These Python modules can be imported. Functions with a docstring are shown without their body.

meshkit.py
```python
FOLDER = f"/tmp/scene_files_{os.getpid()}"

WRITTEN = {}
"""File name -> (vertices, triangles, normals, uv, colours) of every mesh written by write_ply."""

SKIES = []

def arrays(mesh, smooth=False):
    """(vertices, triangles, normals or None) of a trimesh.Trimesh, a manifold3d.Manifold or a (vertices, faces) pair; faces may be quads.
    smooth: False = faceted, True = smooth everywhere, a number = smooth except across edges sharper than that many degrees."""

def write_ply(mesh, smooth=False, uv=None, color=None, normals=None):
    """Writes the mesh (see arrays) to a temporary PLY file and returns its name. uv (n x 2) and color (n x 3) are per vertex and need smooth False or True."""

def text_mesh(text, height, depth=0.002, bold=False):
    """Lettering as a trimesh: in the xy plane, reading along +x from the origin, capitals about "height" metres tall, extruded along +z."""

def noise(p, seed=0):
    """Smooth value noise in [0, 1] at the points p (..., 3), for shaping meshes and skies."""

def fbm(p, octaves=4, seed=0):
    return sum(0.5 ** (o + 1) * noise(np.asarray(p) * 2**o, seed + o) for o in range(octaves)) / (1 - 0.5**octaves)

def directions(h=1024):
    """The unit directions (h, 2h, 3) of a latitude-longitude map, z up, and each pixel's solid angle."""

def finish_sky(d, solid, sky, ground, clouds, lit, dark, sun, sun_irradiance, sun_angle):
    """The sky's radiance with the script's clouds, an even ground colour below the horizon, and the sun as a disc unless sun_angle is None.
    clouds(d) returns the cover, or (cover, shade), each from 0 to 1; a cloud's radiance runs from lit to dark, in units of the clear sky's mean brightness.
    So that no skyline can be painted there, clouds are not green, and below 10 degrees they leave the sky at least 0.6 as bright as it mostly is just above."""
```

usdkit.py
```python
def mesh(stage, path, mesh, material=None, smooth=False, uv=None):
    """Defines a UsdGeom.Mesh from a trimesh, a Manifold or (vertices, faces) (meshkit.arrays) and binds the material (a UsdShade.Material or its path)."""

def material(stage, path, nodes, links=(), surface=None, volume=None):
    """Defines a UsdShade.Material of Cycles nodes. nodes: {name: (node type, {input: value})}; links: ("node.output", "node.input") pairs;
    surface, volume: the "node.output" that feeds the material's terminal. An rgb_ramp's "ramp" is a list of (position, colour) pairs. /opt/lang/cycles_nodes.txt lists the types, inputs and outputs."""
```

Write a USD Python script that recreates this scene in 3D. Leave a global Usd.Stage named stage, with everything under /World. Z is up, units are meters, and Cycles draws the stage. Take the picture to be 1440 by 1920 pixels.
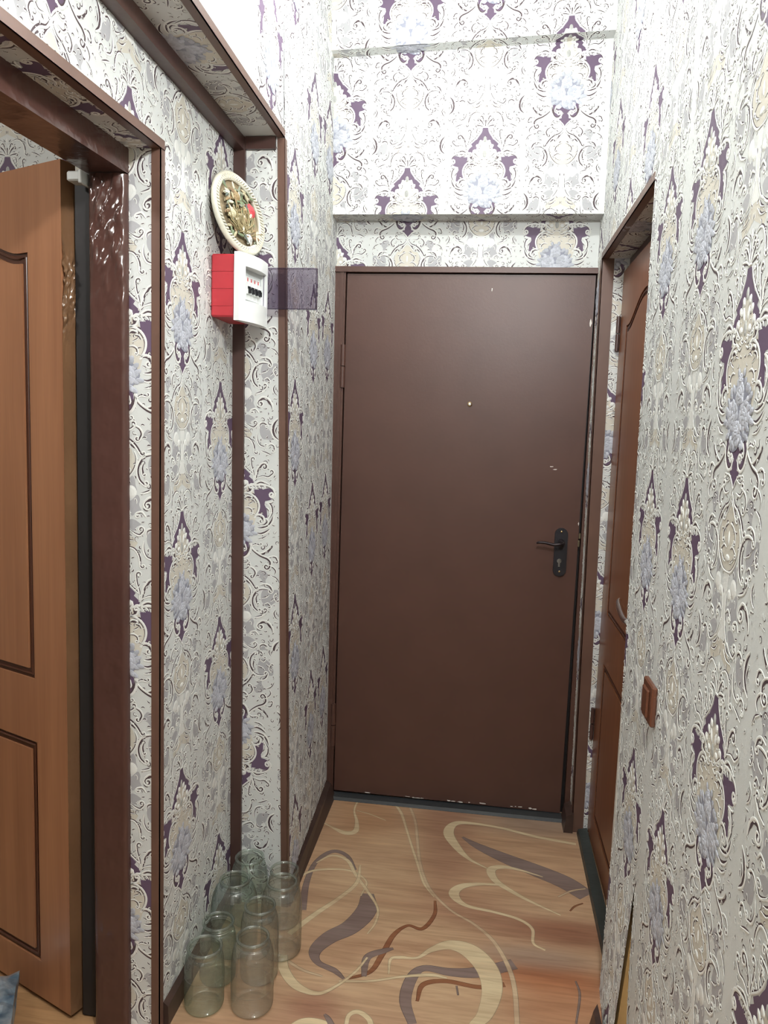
import math
import numpy as np
import trimesh
import usdkit
from shapely.geometry import Polygon, LineString, box as sbox
from shapely.ops import unary_union
from pxr import Usd, UsdGeom, UsdLux, UsdShade, Gf, Sdf, Vt

stage = Usd.Stage.CreateInMemory()
UsdGeom.SetStageUpAxis(stage, UsdGeom.Tokens.z)
UsdGeom.SetStageMetersPerUnit(stage, 1.0)
stage.SetDefaultPrim(UsdGeom.Xform.Define(stage, '/World').GetPrim())
rng = np.random.default_rng(7)

# ------------------------------------------------------------------ camera
YAW, PITCH, ROLL = .12910509, .10862343, .03368002
FPX, CAMZ = 1421.0, 1.45
EXPOSURE = 0.0
def cam_axes():
    cy, sy, cp, sp, cr, sr = math.cos(YAW), math.sin(YAW), math.cos(PITCH), math.sin(PITCH), math.cos(ROLL), math.sin(ROLL)
    f0, r0, u0 = np.array([-sy, cy, 0]), np.array([cy, sy, 0]), np.array([0, 0, 1.0])
    f, u = f0 * cp - u0 * sp, u0 * cp + f0 * sp
    return r0 * cr + u * sr, u * cr - r0 * sr, f
RIGHT, UP, FWD = cam_axes()
CAM = np.array([0, 0, CAMZ])
cam = UsdGeom.Camera.Define(stage, '/World/camera')
m = np.eye(4); m[0, :3], m[1, :3], m[2, :3], m[3, :3] = RIGHT, UP, -FWD, CAM
cam.AddTransformOp().Set(Gf.Matrix4d(*m.ravel().tolist()))
cam.CreateHorizontalApertureAttr(36.0); cam.CreateVerticalApertureAttr(48.0)
cam.CreateFocalLengthAttr(FPX * 36.0 / 1440.0)
cam.CreateClippingRangeAttr(Gf.Vec2f(.05, 50))
cam.GetPrim().GetAttribute('exposure').Set(EXPOSURE) if cam.GetPrim().GetAttribute('exposure') else cam.GetPrim().CreateAttribute('exposure', Sdf.ValueTypeNames.Float).Set(EXPOSURE)

def ray(x, y):      # survey helper: direction through a point of the photograph, used to measure the room's planes
    return RIGHT * (x - 720) / FPX - UP * (y - 960) / FPX + FWD
def onz(x, y, z):
    d = ray(x, y); return CAM + d * (z - CAMZ) / d[2]

# ------------------------------------------------------------------ lights: the hall's bulb, the lamp of the room behind, a dim one in the side room
def sphere_light(path, pos, radius, power, color):
    l = UsdLux.SphereLight.Define(stage, path)
    l.AddTranslateOp().Set(Gf.Vec3d(*map(float, pos)))
    l.CreateRadiusAttr(radius); l.CreateIntensityAttr(power / (4 * math.pi * radius ** 2)); l.CreateColorAttr(Gf.Vec3f(*color))
    return l
BULB = (-.20, 1.92, 2.70)
LAMP2 = (.20, .30, 2.37)
LAMP3 = (-1.75, .55, 2.45)
P1, P2, P3 = 8.0, 29.0, 10.0

# ------------------------------------------------------------------ helpers
def mat(name, nodes, links, surface='p.BSDF'):
    return usdkit.material(stage, '/World/Looks/' + name, nodes, links, surface=surface)
USED = {}
def free(path):
    n = USED.get(path, -1) + 1; USED[path] = n
    return path if n == 0 else f'{path}_{n:03d}'
def ppath(parent):
    return '/World' if parent is None else str(parent.GetPath())
def tag(prim, label=None, category=None, group=None, kind=None):
    for k, v in (('label', label), ('category', category), ('group', group), ('kind', kind)):
        if v: prim.SetCustomDataByKey(k, v)
    return prim
def thing(name, label, category, loc=(0, 0, 0), rotz=0, group=None, kind=None):
    x = UsdGeom.Xform.Define(stage, free('/World/' + name))
    x.AddTranslateOp().Set(Gf.Vec3d(*map(float, loc)))
    if rotz: x.AddRotateZOp().Set(float(rotz))
    return tag(x.GetPrim(), label, category, group, kind)
def obj(name, mesh, material, parent=None, smooth=False, label=None, category=None, kind=None, color=None):
    if isinstance(mesh, list): mesh = trimesh.util.concatenate(mesh)
    m_ = usdkit.mesh(stage, free(ppath(parent) + '/' + name), mesh, material, smooth=smooth)
    if color is not None:
        UsdGeom.PrimvarsAPI(m_).CreatePrimvar('tint', Sdf.ValueTypeNames.Color3fArray, 'vertex').Set(Vt.Vec3fArray.FromNumpy(np.asarray(color, np.float32)))
    m_.CreateDoubleSidedAttr(True)
    return tag(m_.GetPrim(), label, category, None, kind)
V = lambda *a: np.array(a, float)
HEXF = np.array([[0, 2, 1], [0, 3, 2], [4, 5, 6], [4, 6, 7], [0, 1, 5], [0, 5, 4], [1, 2, 6], [1, 6, 5], [2, 3, 7], [2, 7, 6], [3, 0, 4], [3, 4, 7]])
def hexa(p):
    """eight corners: a loop of four and the opposite loop"""
    t = trimesh.Trimesh(np.array(p, float), HEXF, process=False); t.fix_normals(); return t
def slab(q, depth):
    """a quad (4 points) thickened along the vector depth"""
    q = np.array(q, float); return hexa(np.vstack([q, q + np.asarray(depth, float)]))
def bx(x0, x1, y0, y1, z0, z1):
    return slab([(x0, y0, z0), (x1, y0, z0), (x1, y1, z0), (x0, y1, z0)], (0, 0, z1 - z0))
def rbox(x0, x1, y0, y1, z0, z1, r=.002):
    """box with chamfered edges"""
    pts = []
    for sx in (0, 1):
        for sy in (0, 1):
            for sz in (0, 1):
                p = V((x0, x1)[sx], (y0, y1)[sy], (z0, z1)[sz]); s = V(1 - 2 * sx, 1 - 2 * sy, 1 - 2 * sz) * r
                pts += [p + s * V(0, 1, 1), p + s * V(1, 0, 1), p + s * V(1, 1, 0)]
    return trimesh.convex.convex_hull(np.array(pts))
def bar(a, b, w, d):
    """a straight bar from a to b with cross-section vectors w and d"""
    a, b, w, d = (np.asarray(x, float) for x in (a, b, w, d))
    return hexa([a, a + w, a + w + d, a + d, b, b + w, b + w + d, b + d])
def lathe(profile, n=40):
    return trimesh.creation.revolve(np.array(profile, float), sections=n)
def catmull(P, n=8, closed=False):
    P = np.asarray(P, float); m_ = len(P)
    idx = (lambda i: P[i % m_]) if closed else (lambda i: P[min(max(i, 0), m_ - 1)] if 0 <= i < m_ else (2 * P[0] - P[1] if i < 0 else 2 * P[-1] - P[-2]))
    out = []
    for i in range(m_ if closed else m_ - 1):
        p0, p1, p2, p3 = idx(i - 1), idx(i), idx(i + 1), idx(i + 2)
        for t in np.linspace(0, 1, n, endpoint=False):
            out.append(.5 * (2 * p1 + (p2 - p0) * t + (2 * p0 - 5 * p1 + 4 * p2 - p3) * t * t + (3 * p1 - p0 - 3 * p2 + p3) * t ** 3))
    if not closed: out.append(P[-1])
    return np.array(out)
def tube(path, r, n=10, caps=True):
    path = np.asarray(path, float); r = np.broadcast_to(r, (len(path),))
    t = np.gradient(path, axis=0); t /= np.linalg.norm(t, axis=1, keepdims=True)
    a = np.cross(t, V(.123, .35, .93)); a /= np.linalg.norm(a, axis=1, keepdims=True); b = np.cross(t, a)
    an = np.arange(n) * 2 * np.pi / n
    v = path[:, None] + r[:, None, None] * (np.cos(an)[None, :, None] * a[:, None] + np.sin(an)[None, :, None] * b[:, None])
    v = v.reshape(-1, 3); f = []
    for i in range(len(path) - 1):
        for j in range(n):
            k = (j + 1) % n; f += [[i * n + j, i * n + k, (i + 1) * n + k], [i * n + j, (i + 1) * n + k, (i + 1) * n + j]]
    if caps:
        v = np.vstack([v, path[:1], path[-1:]]); e = len(v) - 2; o = (len(path) - 1) * n
        for j in range(n):
            k = (j + 1) % n; f += [[e, k, j], [e + 1, o + j, o + k]]
    return trimesh.Trimesh(v, f, process=False)
def cyl(a, b, r, n=20):
    return tube([a, (np.asarray(a, float) + b) / 2, b], r, n)
def extrude(poly, h):
    parts = [trimesh.creation.extrude_polygon(g, h, engine='earcut') for g in getattr(poly, 'geoms', [poly]) if g.area > 1e-9]
    return trimesh.util.concatenate(parts)
def frame_map(mesh, o, ex, ey, ez):
    """place a mesh given in (a, b, c) along the axes ex, ey, ez at o"""
    t = mesh.copy(); v = t.vertices
    t.vertices = np.asarray(o, float) + v[:, :1] * np.asarray(ex, float) + v[:, 1:2] * np.asarray(ey, float) + v[:, 2:3] * np.asarray(ez, float)
    if np.linalg.det(np.array([ex, ey, ez], float)) < 0: t.invert()
    return t

# ------------------------------------------------------------------ materials
def paint(name, col, rough=.35, bump=.15, bscale=60, var=.12, spec=.5):
    c = np.array(col)
    return mat(name, {'g': ('texture_coordinate', {}), 'n': ('noise_texture', {'scale': 7.0, 'detail': 5.0}), 'n2': ('noise_texture', {'scale': float(bscale), 'detail': 3.0}),
        'r': ('rgb_ramp', {'ramp': [(.3, tuple(c * (1 - var))), (.7, tuple(c * (1 + var)))]}), 'b': ('bump', {'strength': bump, 'distance': .004}),
        'p': ('principled_bsdf', {'roughness': rough, 'specular_ior_level': spec})},
        [('g.object', 'n.vector'), ('g.object', 'n2.vector'), ('n.fac', 'r.fac'), ('r.color', 'p.base_color'), ('n2.fac', 'b.height'), ('b.normal', 'p.normal')])
def wood(name, c0, c1, axis='z', rough=.33, scale=1.0):
    s = {'z': (34, 34, 1.6), 'x': (1.6, 34, 34)}[axis]
    return mat(name, {'g': ('texture_coordinate', {}), 'm': ('mapping', {'scale': tuple(scale * np.array(s))}), 'n': ('noise_texture', {'scale': 1.0, 'detail': 5.0, 'roughness': .6, 'distortion': .6}),
        'm2': ('mapping', {'scale': tuple(np.array(s) * .18)}), 'n2': ('noise_texture', {'scale': 1.0, 'detail': 2.0}),
        'x': ('mix_float', {'fac': .45}), 'r': ('rgb_ramp', {'ramp': [(.32, c0), (.5, tuple((np.array(c0) + c1) / 2)), (.66, c1)]}),
        'b': ('bump', {'strength': .06, 'distance': .002}), 'p': ('principled_bsdf', {'roughness': rough})},
        [('g.object', 'm.vector'), ('m.vector', 'n.vector'), ('g.object', 'm2.vector'), ('m2.vector', 'n2.vector'), ('n.fac', 'x.a'), ('n2.fac', 'x.b'), ('x.result', 'r.fac'), ('r.color', 'p.base_color'), ('n.fac', 'b.height'), ('b.normal', 'p.normal')])
def plain(name, col, rough=.4, metallic=0.0, **kw):
    return mat(name, {'p': ('principled_bsdf', {'base_color': tuple(col), 'roughness': rough, 'metallic': metallic, **kw})}, [])

M = {}
M['brown'] = paint('brown_gloss_paint', (.066, .032, .026), rough=.34, bump=.10, bscale=45)
M['brown_light'] = paint('brown_trim_lacquer', (.125, .066, .047), rough=.42, bump=.03)
M['brown_drip'] = paint('dripped_brown_paint', (.074, .034, .027), rough=.16, bump=.9, bscale=16)
M['edge_drip'] = paint('dripped_ochre_brown_paint', (.165, .088, .045), rough=.17, bump=1.0, bscale=22)
M['steel_brown'] = paint('brown_steel_door_paint', (.086, .039, .028), rough=.40, bump=.05, bscale=120, var=.07, spec=.5)
M['dark'] = paint('dark_gap', (.012, .010, .010), rough=.6)
M['sill'] = paint('dark_metal_sill', (.030, .032, .034), rough=.45, bump=.2)
M['thresh'] = paint('dark_green_threshold_paint', (.030, .036, .033), rough=.40, bump=.3, bscale=30, var=.3)
M['door_wood'] = wood('warm_door_laminate', (.255, .105, .050), (.38, .175, .085))
M['door_wood_dark'] = wood('dark_moulding_laminate', (.050, .016, .009), (.085, .028, .014))
M['door_wood3'] = wood('red_door_laminate', (.165, .060, .028), (.235, .092, .042))
M['base_wood'] = wood('dark_skirting_wood', (.035, .020, .016), (.065, .036, .028), axis='x', rough=.4)
M['plaster'] = paint('old_plaster', (.55, .53, .48), rough=.8, bump=.3)
M['ceiling'] = paint('white_ceiling', (.72, .73, .70), rough=.9)
M['tan'] = paint('tan_fibreboard_edge', (.42, .26, .10), rough=.7, bump=.1, var=.18)
M['white_plastic'] = plain('white_plastic', (.80, .82, .80), .32)
M['grey_plastic'] = plain('pale_grey_plastic', (.60, .63, .62), .35)
M['black_plastic'] = plain('black_plastic', (.012, .012, .014), .35)
M['red_print'] = plain('red_print', (.55, .04, .05), .5)
M['red_box'] = paint('red_painted_box', (.43, .026, .036), rough=.45, bump=.25, bscale=40, var=.10)
M['switch'] = plain('brown_switch_plastic', (.125, .048, .027), .28)
M['chrome'] = plain('chrome', (.80, .79, .76), .12, 1.0)
M['bronze'] = plain('dark_bronze_metal', (.028, .020, .022), .38, .6)
M['brass'] = plain('brass', (.45, .33, .16), .35, 1.0)
M['hinge'] = plain('dull_hinge_steel', (.16, .13, .08), .45, .7)
M['black_metal'] = plain('black_lock_plate', (.022, .020, .024), .45, .3)
M['chip'] = plain('chipped_white_undercoat', (.70, .66, .60), .7)
M['lens'] = plain('peephole_lens', (.9, .9, .92), .05, 0.0)
M['straw'] = paint('pale_straw', (.66, .63, .52), rough=.7, bump=.5, bscale=80, var=.25)
M['dish'] = paint('brown_woven_dish', (.24, .185, .11), rough=.8, bump=.6, bscale=60, var=.45)
M['smoked'] = mat('smoked_lid_plastic', {'t': ('transparent_bsdf', {'color': (.72, .68, .75)}), 'g': ('glossy_bsdf', {'color': (.9, .9, .9), 'roughness': .08}), 'd': ('diffuse_bsdf', {'color': (.10, .085, .12)}),
    'f0': ('fresnel', {'IOR': 1.5}), 'ge': ('geometry', {}), 'om': ('math', {'math_type': 'subtract', 'value1': 1.0}), 'f': ('math', {'math_type': 'multiply'}), 'm0': ('mix_closure', {'fac': .13}), 'm': ('mix_closure', {})}, [('ge.backfacing', 'om.value2'), ('om.value', 'f.value1'), ('f0.fac', 'f.value2'), ('t.BSDF', 'm0.closure1'), ('d.BSDF', 'm0.closure2'), ('f.value', 'm.fac'), ('m0.closure', 'm.closure1'), ('g.BSDF', 'm.closure2')], surface='m.closure')
def glass(name, face, edge):
    """glass skin: clear where one looks straight through it, tinted at its curved sides, mirroring more at a slant"""
    return mat(name, {'lw': ('layer_weight', {'blend': .32}), 'pw': ('math', {'math_type': 'power', 'value2': 1.6}), 'c': ('mix', {'color1': face, 'color2': edge}), 't': ('transparent_bsdf', {}), 'g': ('glossy_bsdf', {'color': (1, 1, 1), 'roughness': .04}), 'd': ('diffuse_bsdf', {'color': (.62, .66, .62)}), 'md': ('mix_closure', {'fac': .055}),
        'pw2': ('math', {'math_type': 'power', 'value2': 3.0}), 'mr': ('map_range', {'from_min': 0.0, 'from_max': 1.0, 'to_min': .10, 'to_max': .60}), 'm': ('mix_closure', {}), 'nz': ('noise_texture', {'scale': 16.0, 'detail': 3.0}), 'tc': ('texture_coordinate', {}), 'b': ('bump', {'strength': .08, 'distance': .004})},
        [('tc.object', 'nz.vector'), ('nz.fac', 'b.height'), ('b.normal', 'g.normal'), ('lw.facing', 'pw.value1'), ('pw.value', 'c.fac'), ('c.color', 't.color'), ('lw.facing', 'pw2.value1'), ('pw2.value', 'mr.value'), ('mr.result', 'm.fac'), ('t.BSDF', 'md.closure1'), ('d.BSDF', 'md.closure2'), ('md.closure', 'm.closure1'), ('g.BSDF', 'm.closure2')], surface='m.closure')
M['glass_green'] = glass('greenish_jar_glass', (.885, .935, .895), (.30, .40, .33))
M['glass_clear'] = glass('clear_jar_glass', (.935, .940, .915), (.38, .40, .34))
M['glass_rim'] = glass('jar_rim_glass', (.80, .84, .80), (.42, .47, .42))
M['paper'] = mat('damask_wallpaper', {'a': ('attribute', {'attribute': 'tint'}), 'g': ('geometry', {}), 'n': ('noise_texture', {'scale': 3.0, 'detail': 3.0}), 'n2': ('noise_texture', {'scale': 420.0, 'detail': 1.0}),
    'r': ('rgb_ramp', {'ramp': [(.3, (.93, .93, .92)), (.7, (1.0, 1.0, 1.0))]}), 'x': ('mix', {'mix_type': 'multiply', 'fac': 1.0}), 'b': ('bump', {'strength': .12, 'distance': .0008}), 'p': ('principled_bsdf', {'roughness': .52, 'specular_ior_level': .35})},
    [('g.position', 'n.vector'), ('g.position', 'n2.vector'), ('n.fac', 'r.fac'), ('a.color', 'x.color1'), ('r.color', 'x.color2'), ('x.color', 'p.base_color'), ('n2.fac', 'b.height'), ('b.normal', 'p.normal')])
M['floor'] = mat('wood_print_linoleum', {'a': ('attribute', {'attribute': 'tint'}), 'g': ('geometry', {}), 'm': ('mapping', {'scale': (5.0, 75.0, 75.0), 'rotation': (0, 0, .06)}), 'n': ('noise_texture', {'scale': 1.0, 'detail': 6.0, 'roughness': .62, 'distortion': .8}),
    'm2': ('mapping', {'scale': (1.8, 9.0, 9.0)}), 'n2': ('noise_texture', {'scale': 1.0, 'detail': 2.0, 'distortion': 1.2}),
    'r': ('rgb_ramp', {'ramp': [(.3, (.78, .74, .70)), (.55, (1.0, 1.0, 1.0)), (.75, (1.12, 1.10, 1.06))]}), 'r2': ('rgb_ramp', {'ramp': [(.3, (.86, .80, .78)), (.6, (1.05, 1.05, 1.04))]}),
    'x': ('mix', {'mix_type': 'multiply', 'fac': 1.0}), 'x2': ('mix', {'mix_type': 'multiply', 'fac': 1.0}), 'p': ('principled_bsdf', {'roughness': .42, 'specular_ior_level': .4})},
    [('g.position', 'm.vector'), ('m.vector', 'n.vector'), ('g.position', 'm2.vector'), ('m2.vector', 'n2.vector'), ('n.fac', 'r.fac'), ('n2.fac', 'r2.fac'), ('a.color', 'x.color1'), ('r.color', 'x.color2'), ('x.color', 'x2.color1'), ('r2.color', 'x2.color2'), ('x2.color', 'p.base_color')])
M['tinted'] = mat('dried_flower_colours', {'a': ('attribute', {'attribute': 'tint'}), 'p': ('principled_bsdf', {'roughness': .7})}, [('a.color', 'p.base_color')])
M['foil'] = mat('blue_silver_film', {'g': ('texture_coordinate', {}), 'n': ('noise_texture', {'scale': 9.0, 'detail': 3.0, 'distortion': 1.5}), 'r': ('rgb_ramp', {'ramp': [(.35, (.10, .17, .25)), (.5, (.30, .40, .48)), (.65, (.55, .62, .68))]}), 'p': ('principled_bsdf', {'roughness': .25, 'metallic': .55})},
    [('g.object', 'n.vector'), ('n.fac', 'r.fac'), ('r.color', 'p.base_color')])

# ------------------------------------------------------------------ the wallpaper: one column of the damask, drawn in metres from the medallion's apex
GROUND, CREAM, BEIGE, GREY = V(.64, .655, .64), V(.755, .76, .73), V(.60, .565, .49), V(.41, .405, .42)
PURPLE, BLUE, DARKB, INK = V(.125, .083, .135), V(.50, .515, .575), V(.27, .28, .34), V(.080, .055, .062)
PERIOD, COL = .64, .265
def tri2(poly):
    v, f = trimesh.creation.triangulate_polygon(poly, engine='earcut')
    return np.asarray(v)[np.asarray(f)]
class Soup:
    def __init__(s): s.t = []
    def add(s, p3, c):                       # p3: n x 3 x 3 (u, v, h); c: n x 3 x 3 or a colour
        c = np.broadcast_to(np.asarray(c, float), p3.shape); s.t.append(np.concatenate([p3, c], 2))
    def flat(s, poly, h, c):
        for g in getattr(poly, 'geoms', [poly]):
            if g.area < 1e-8: continue
            t = tri2(g); s.add(np.concatenate([t, np.full(t.shape[:2] + (1,), h)], 2), c)
    def ridge(s, path, w, h=.0010, c=CREAM, ink=0.0, side=1, base=.0005):
        """an embossed line: raised rounded ridge of half width w with a printed ink shade along one side"""
        path = np.asarray(path, float); n = len(path)
        w = np.broadcast_to(w, (n,))
        t = np.gradient(path, axis=0); t /= np.linalg.norm(t, axis=1, keepdims=True) + 1e-12
        nn = np.stack([-t[:, 1], t[:, 0]], 1)
        offs, hs = ((-1, -.42, .42, 1), (base, h, h, base)) if w.max() > .0019 else ((-1, 0, 1), (base, h, base))
        rows = [np.concatenate([path + nn * (w * o)[:, None], np.full((n, 1), hh)], 1) for o, hh in zip(offs, hs)]
        for a, b in zip(rows[:-1], rows[1:]):
            s.add(np.stack([a[:-1], a[1:], b[1:]], 1), c); s.add(np.stack([a[:-1], b[1:], b[:-1]], 1), c)
        if ink:
            k = 2.1 * ink * np.sin(np.linspace(0, np.pi, n)) ** .7
            a = np.concatenate([path + nn * (side * w * .9)[:, None], np.full((n, 1), base * .9)], 1)
            b = np.concatenate([path + nn * (side * (w * .95 + k))[:, None], np.full((n, 1), base * .85)], 1)
            s.add(np.stack([a[:-1], a[1:], b[1:]], 1), INK); s.add(np.stack([a[:-1], b[1:], b[:-1]], 1), INK)
    def dome(s, c, ru, rv, rot, h0, h1, col, n=9):
        an = np.arange(n) * 2 * np.pi / n; ca, sa = math.cos(rot), math.sin(rot)
        def ring(k, h): return np.stack([c[0] + k * (ru * np.cos(an) * ca - rv * np.sin(an) * sa), c[1] + k * (ru * np.cos(an) * sa + rv * np.sin(an) * ca), np.full(n, h)], 1)
        o, i = ring(1, h0), ring(.6, h0 + .8 * (h1 - h0)); top = np.array([c[0], c[1], h1]); j = (np.arange(n) + 1) % n
        s.add(np.stack([o, o[j], i[j]], 1), col); s.add(np.stack([o, i[j], i], 1), col); s.add(np.stack([i, i[j], np.broadcast_to(top, i.shape)], 1), col)
    def get(s): return np.concatenate(s.t)
mm = lambda P: [(a / 1000.0, b / 1000.0) for a, b in P]
def vine(S, P, w=2.6, curl=None, ink=1.2, side=None, taper=.55, mirror=True, n=4, h=.0010, c=CREAM, bulb=True):
    """a scroll stroke through P (mm) that may end in a spiral: curl = (radius mm, turn +1 left / -1 right, turns)"""
    p = catmull(mm(P), n)
    if curl:
        r, sg, tn = curl[0] / 1000.0, curl[1], curl[2]
        t = p[-1] - p[-2]; t /= np.linalg.norm(t); nrm = V(-t[1], t[0]) * sg; cen = p[-1] + nrm * r
        k = max(6, int(10 * tn)); th = np.linspace(0, 2 * np.pi * tn, k)[1:]; rr = r * (1 - .72 * th / th[-1])
        a0 = math.atan2(-nrm[1], -nrm[0])
        sp = np.stack([cen[0] + rr * np.cos(a0 + sg * th), cen[1] + rr * np.sin(a0 + sg * th)], 1)
        p = np.vstack([p, sp])
    wd = np.linspace(1, taper, len(p)) * w / 1000.0; wd[0] *= .35; wd[1:3] *= .8
    sd = side if side is not None else (curl[1] if curl else 1)
    for s in ((1, -1) if mirror else (1,)):
        q = p * V(s, 1); S.ridge(q, wd, h=h, c=c, ink=ink / 1000.0, side=sd * s)
        if curl and bulb: S.dome(q[-1], w * 1.05 / 1000, w * 1.05 / 1000, 0, .0006, h + .0003, c, 7)
def crescent(S, P, w, c=INK, mirror=True, h=.00062):
    p = catmull(mm(P), 4); t = np.gradient(p, axis=0); t /= np.linalg.norm(t, axis=1, keepdims=True); nn = np.stack([-t[:, 1], t[:, 0]], 1)
    k = (np.sin(np.linspace(0, np.pi, len(p))) ** .8 * w / 1000.0)[:, None]
    poly = Polygon(np.vstack([p + nn * k, (p - nn * k)[::-1]])).buffer(0)
    S.flat(poly, h, c)
    if mirror: S.flat(Polygon([(-a, b) for a, b in poly.exterior.coords]) if poly.geom_type == 'Polygon' else poly, h, c)
def column():
    S = Soup()
    def both(P, h, c):
        P = Polygon(mm(P)).buffer(0); S.flat(P, h, c)
        S.flat(Polygon([(-a, b) for a, b in P.exterior.coords]), h, c)
    sm = lambda P: [(a * 1000, b * 1000) for a, b in catmull(mm(P), 4, True)]
    # tone fills
    inner = Polygon(mm([(0, -40), (14, -50), (28, -68), (42, -86), (60, -112), (70, -138), (66, -168), (56, -200), (40, -245), (0, -258), (-40, -245), (-56, -200), (-66, -168), (-70, -138), (-60, -112), (-42, -86), (-28, -68), (-14, -50)]))
    S.flat(inner, .00022, BEIGE * 1.04)
    crown = [(0, -346), (20, -356), (38, -372), (46, -392), (44, -412), (34, -430), (20, -442), (0, -446)]
    both(crown, .00022, BEIGE)
    both([(0, -530), (9, -540), (20, -553), (40, -566), (52, -580), (44, -592), (22, -584), (8, -578), (0, -574)], .00022, BEIGE)
    R3 = lambda P: [((x - (740 - (y - 195) * .06)) * .189, -320 - (y - 195) * .189) for x, y in P]
    for cell in ([(1040, 330), (1085, 285), (1130, 240), (1180, 255), (1220, 270), (1240, 330), (1200, 400), (1210, 455), (1170, 440), (1130, 370)],
                 [(862, 815), (920, 780), (945, 830), (948, 890), (960, 950), (905, 905), (860, 880)],
                 [(800, 1110), (830, 1060), (880, 1070), (960, 1000), (992, 1050), (978, 1120), (1000, 1190), (930, 1220), (880, 1250), (855, 1212), (800, 1200), (758, 1200), (752, 1130)],
                 [(868, 1290), (920, 1300), (972, 1332), (985, 1352), (930, 1382), (900, 1425), (850, 1402), (806, 1325)],
                 [(1050, 1500), (1075, 1450), (1112, 1430), (1150, 1462), (1190, 1500), (1240, 1570), (1292, 1610), (1220, 1655), (1165, 1648), (1090, 1640), (1052, 1570)]):
        both(sm(R3(cell)), .00026, GREY)
    R4 = lambda P: [((x - 7) * .277, -(y - 195) * .277) for x, y in P]
    both(sm(R4([(290, 1620), (330, 1570), (390, 1558), (372, 1600), (430, 1580), (462, 1600), (452, 1680), (385, 1750), (332, 1762), (288, 1700)])), .00026, GREY)
    # purple
    roof = [(0, 0), (9, 0), (10, -9), (13, -17), (22, -29), (28, -38.5), (31, -39), (47, -53.5), (42.5, -60), (58, -73), (53.5, -82), (44, -84), (39, -79), (30, -77), (26.5, -62), (20, -47), (9.5, -43), (0, -33)]
    both(roof, .0004, PURPLE)
    wing = [(57, -96), (66, -97), (77, -90), (82, -96), (97, -91.5), (107, -94), (111.5, -100), (114, -110), (109, -122), (100, -126), (89, -128.4), (87, -139), (93.5, -152), (94, -164), (95, -175.5), (86.6, -177), (81, -167), (65, -169), (71, -154), (72, -139), (67, -124), (58.7, -111), (58, -103)]
    both(wing, .0004, PURPLE)
    both([(0, -238), (30, -238), (42, -250), (44, -272), (30, -292), (20, -297), (9, -308), (0, -320)], .0004, PURPLE)
    crescent(S, [(0, 8), (0, 18), (0, 27)], 3.4, mirror=False); crescent(S, [(0, 6), (0, 10)], 6, mirror=False)
    # palmette over the apex
    vine(S, [(2, 6), (4, 24), (9, 38)], 2.2, (7, -1, .8), 1.4); vine(S, [(3, 6), (10, 22), (20, 31)], 2.4, (8, -1, 1.0), 2.0); vine(S, [(4, 4), (16, 10), (30, 12)], 2.2, (7, -1, 1.0), 1.5)
    S.dome((0, .046), .003, .009, 0, .0004, .0014, CREAM); S.dome((0, .0035), .009, .0025, 0, .0005, .0016, CREAM)
    crescent(S, [(19, 27), (25, 29), (29, 25)], 2.2)
    # leaves outside the roof
    vine(S, [(11, -1), (20, -20), (32, -36), (50, -52), (62, -64)], 2.6, None, 1.0, 1)
    vine(S, [(58, -74), (61, -56), (65, -40), (76, -24)], 3.0, (13, -1, 1.15), 2.2)
    vine(S, [(56, -70), (54, -50), (48, -30), (46, -12)], 2.4, (9, -1, .9), 1.2); vine(S, [(30, -34), (34, -18), (30, -2)], 2.2, (7, 1, .9), 1.0)
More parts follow.
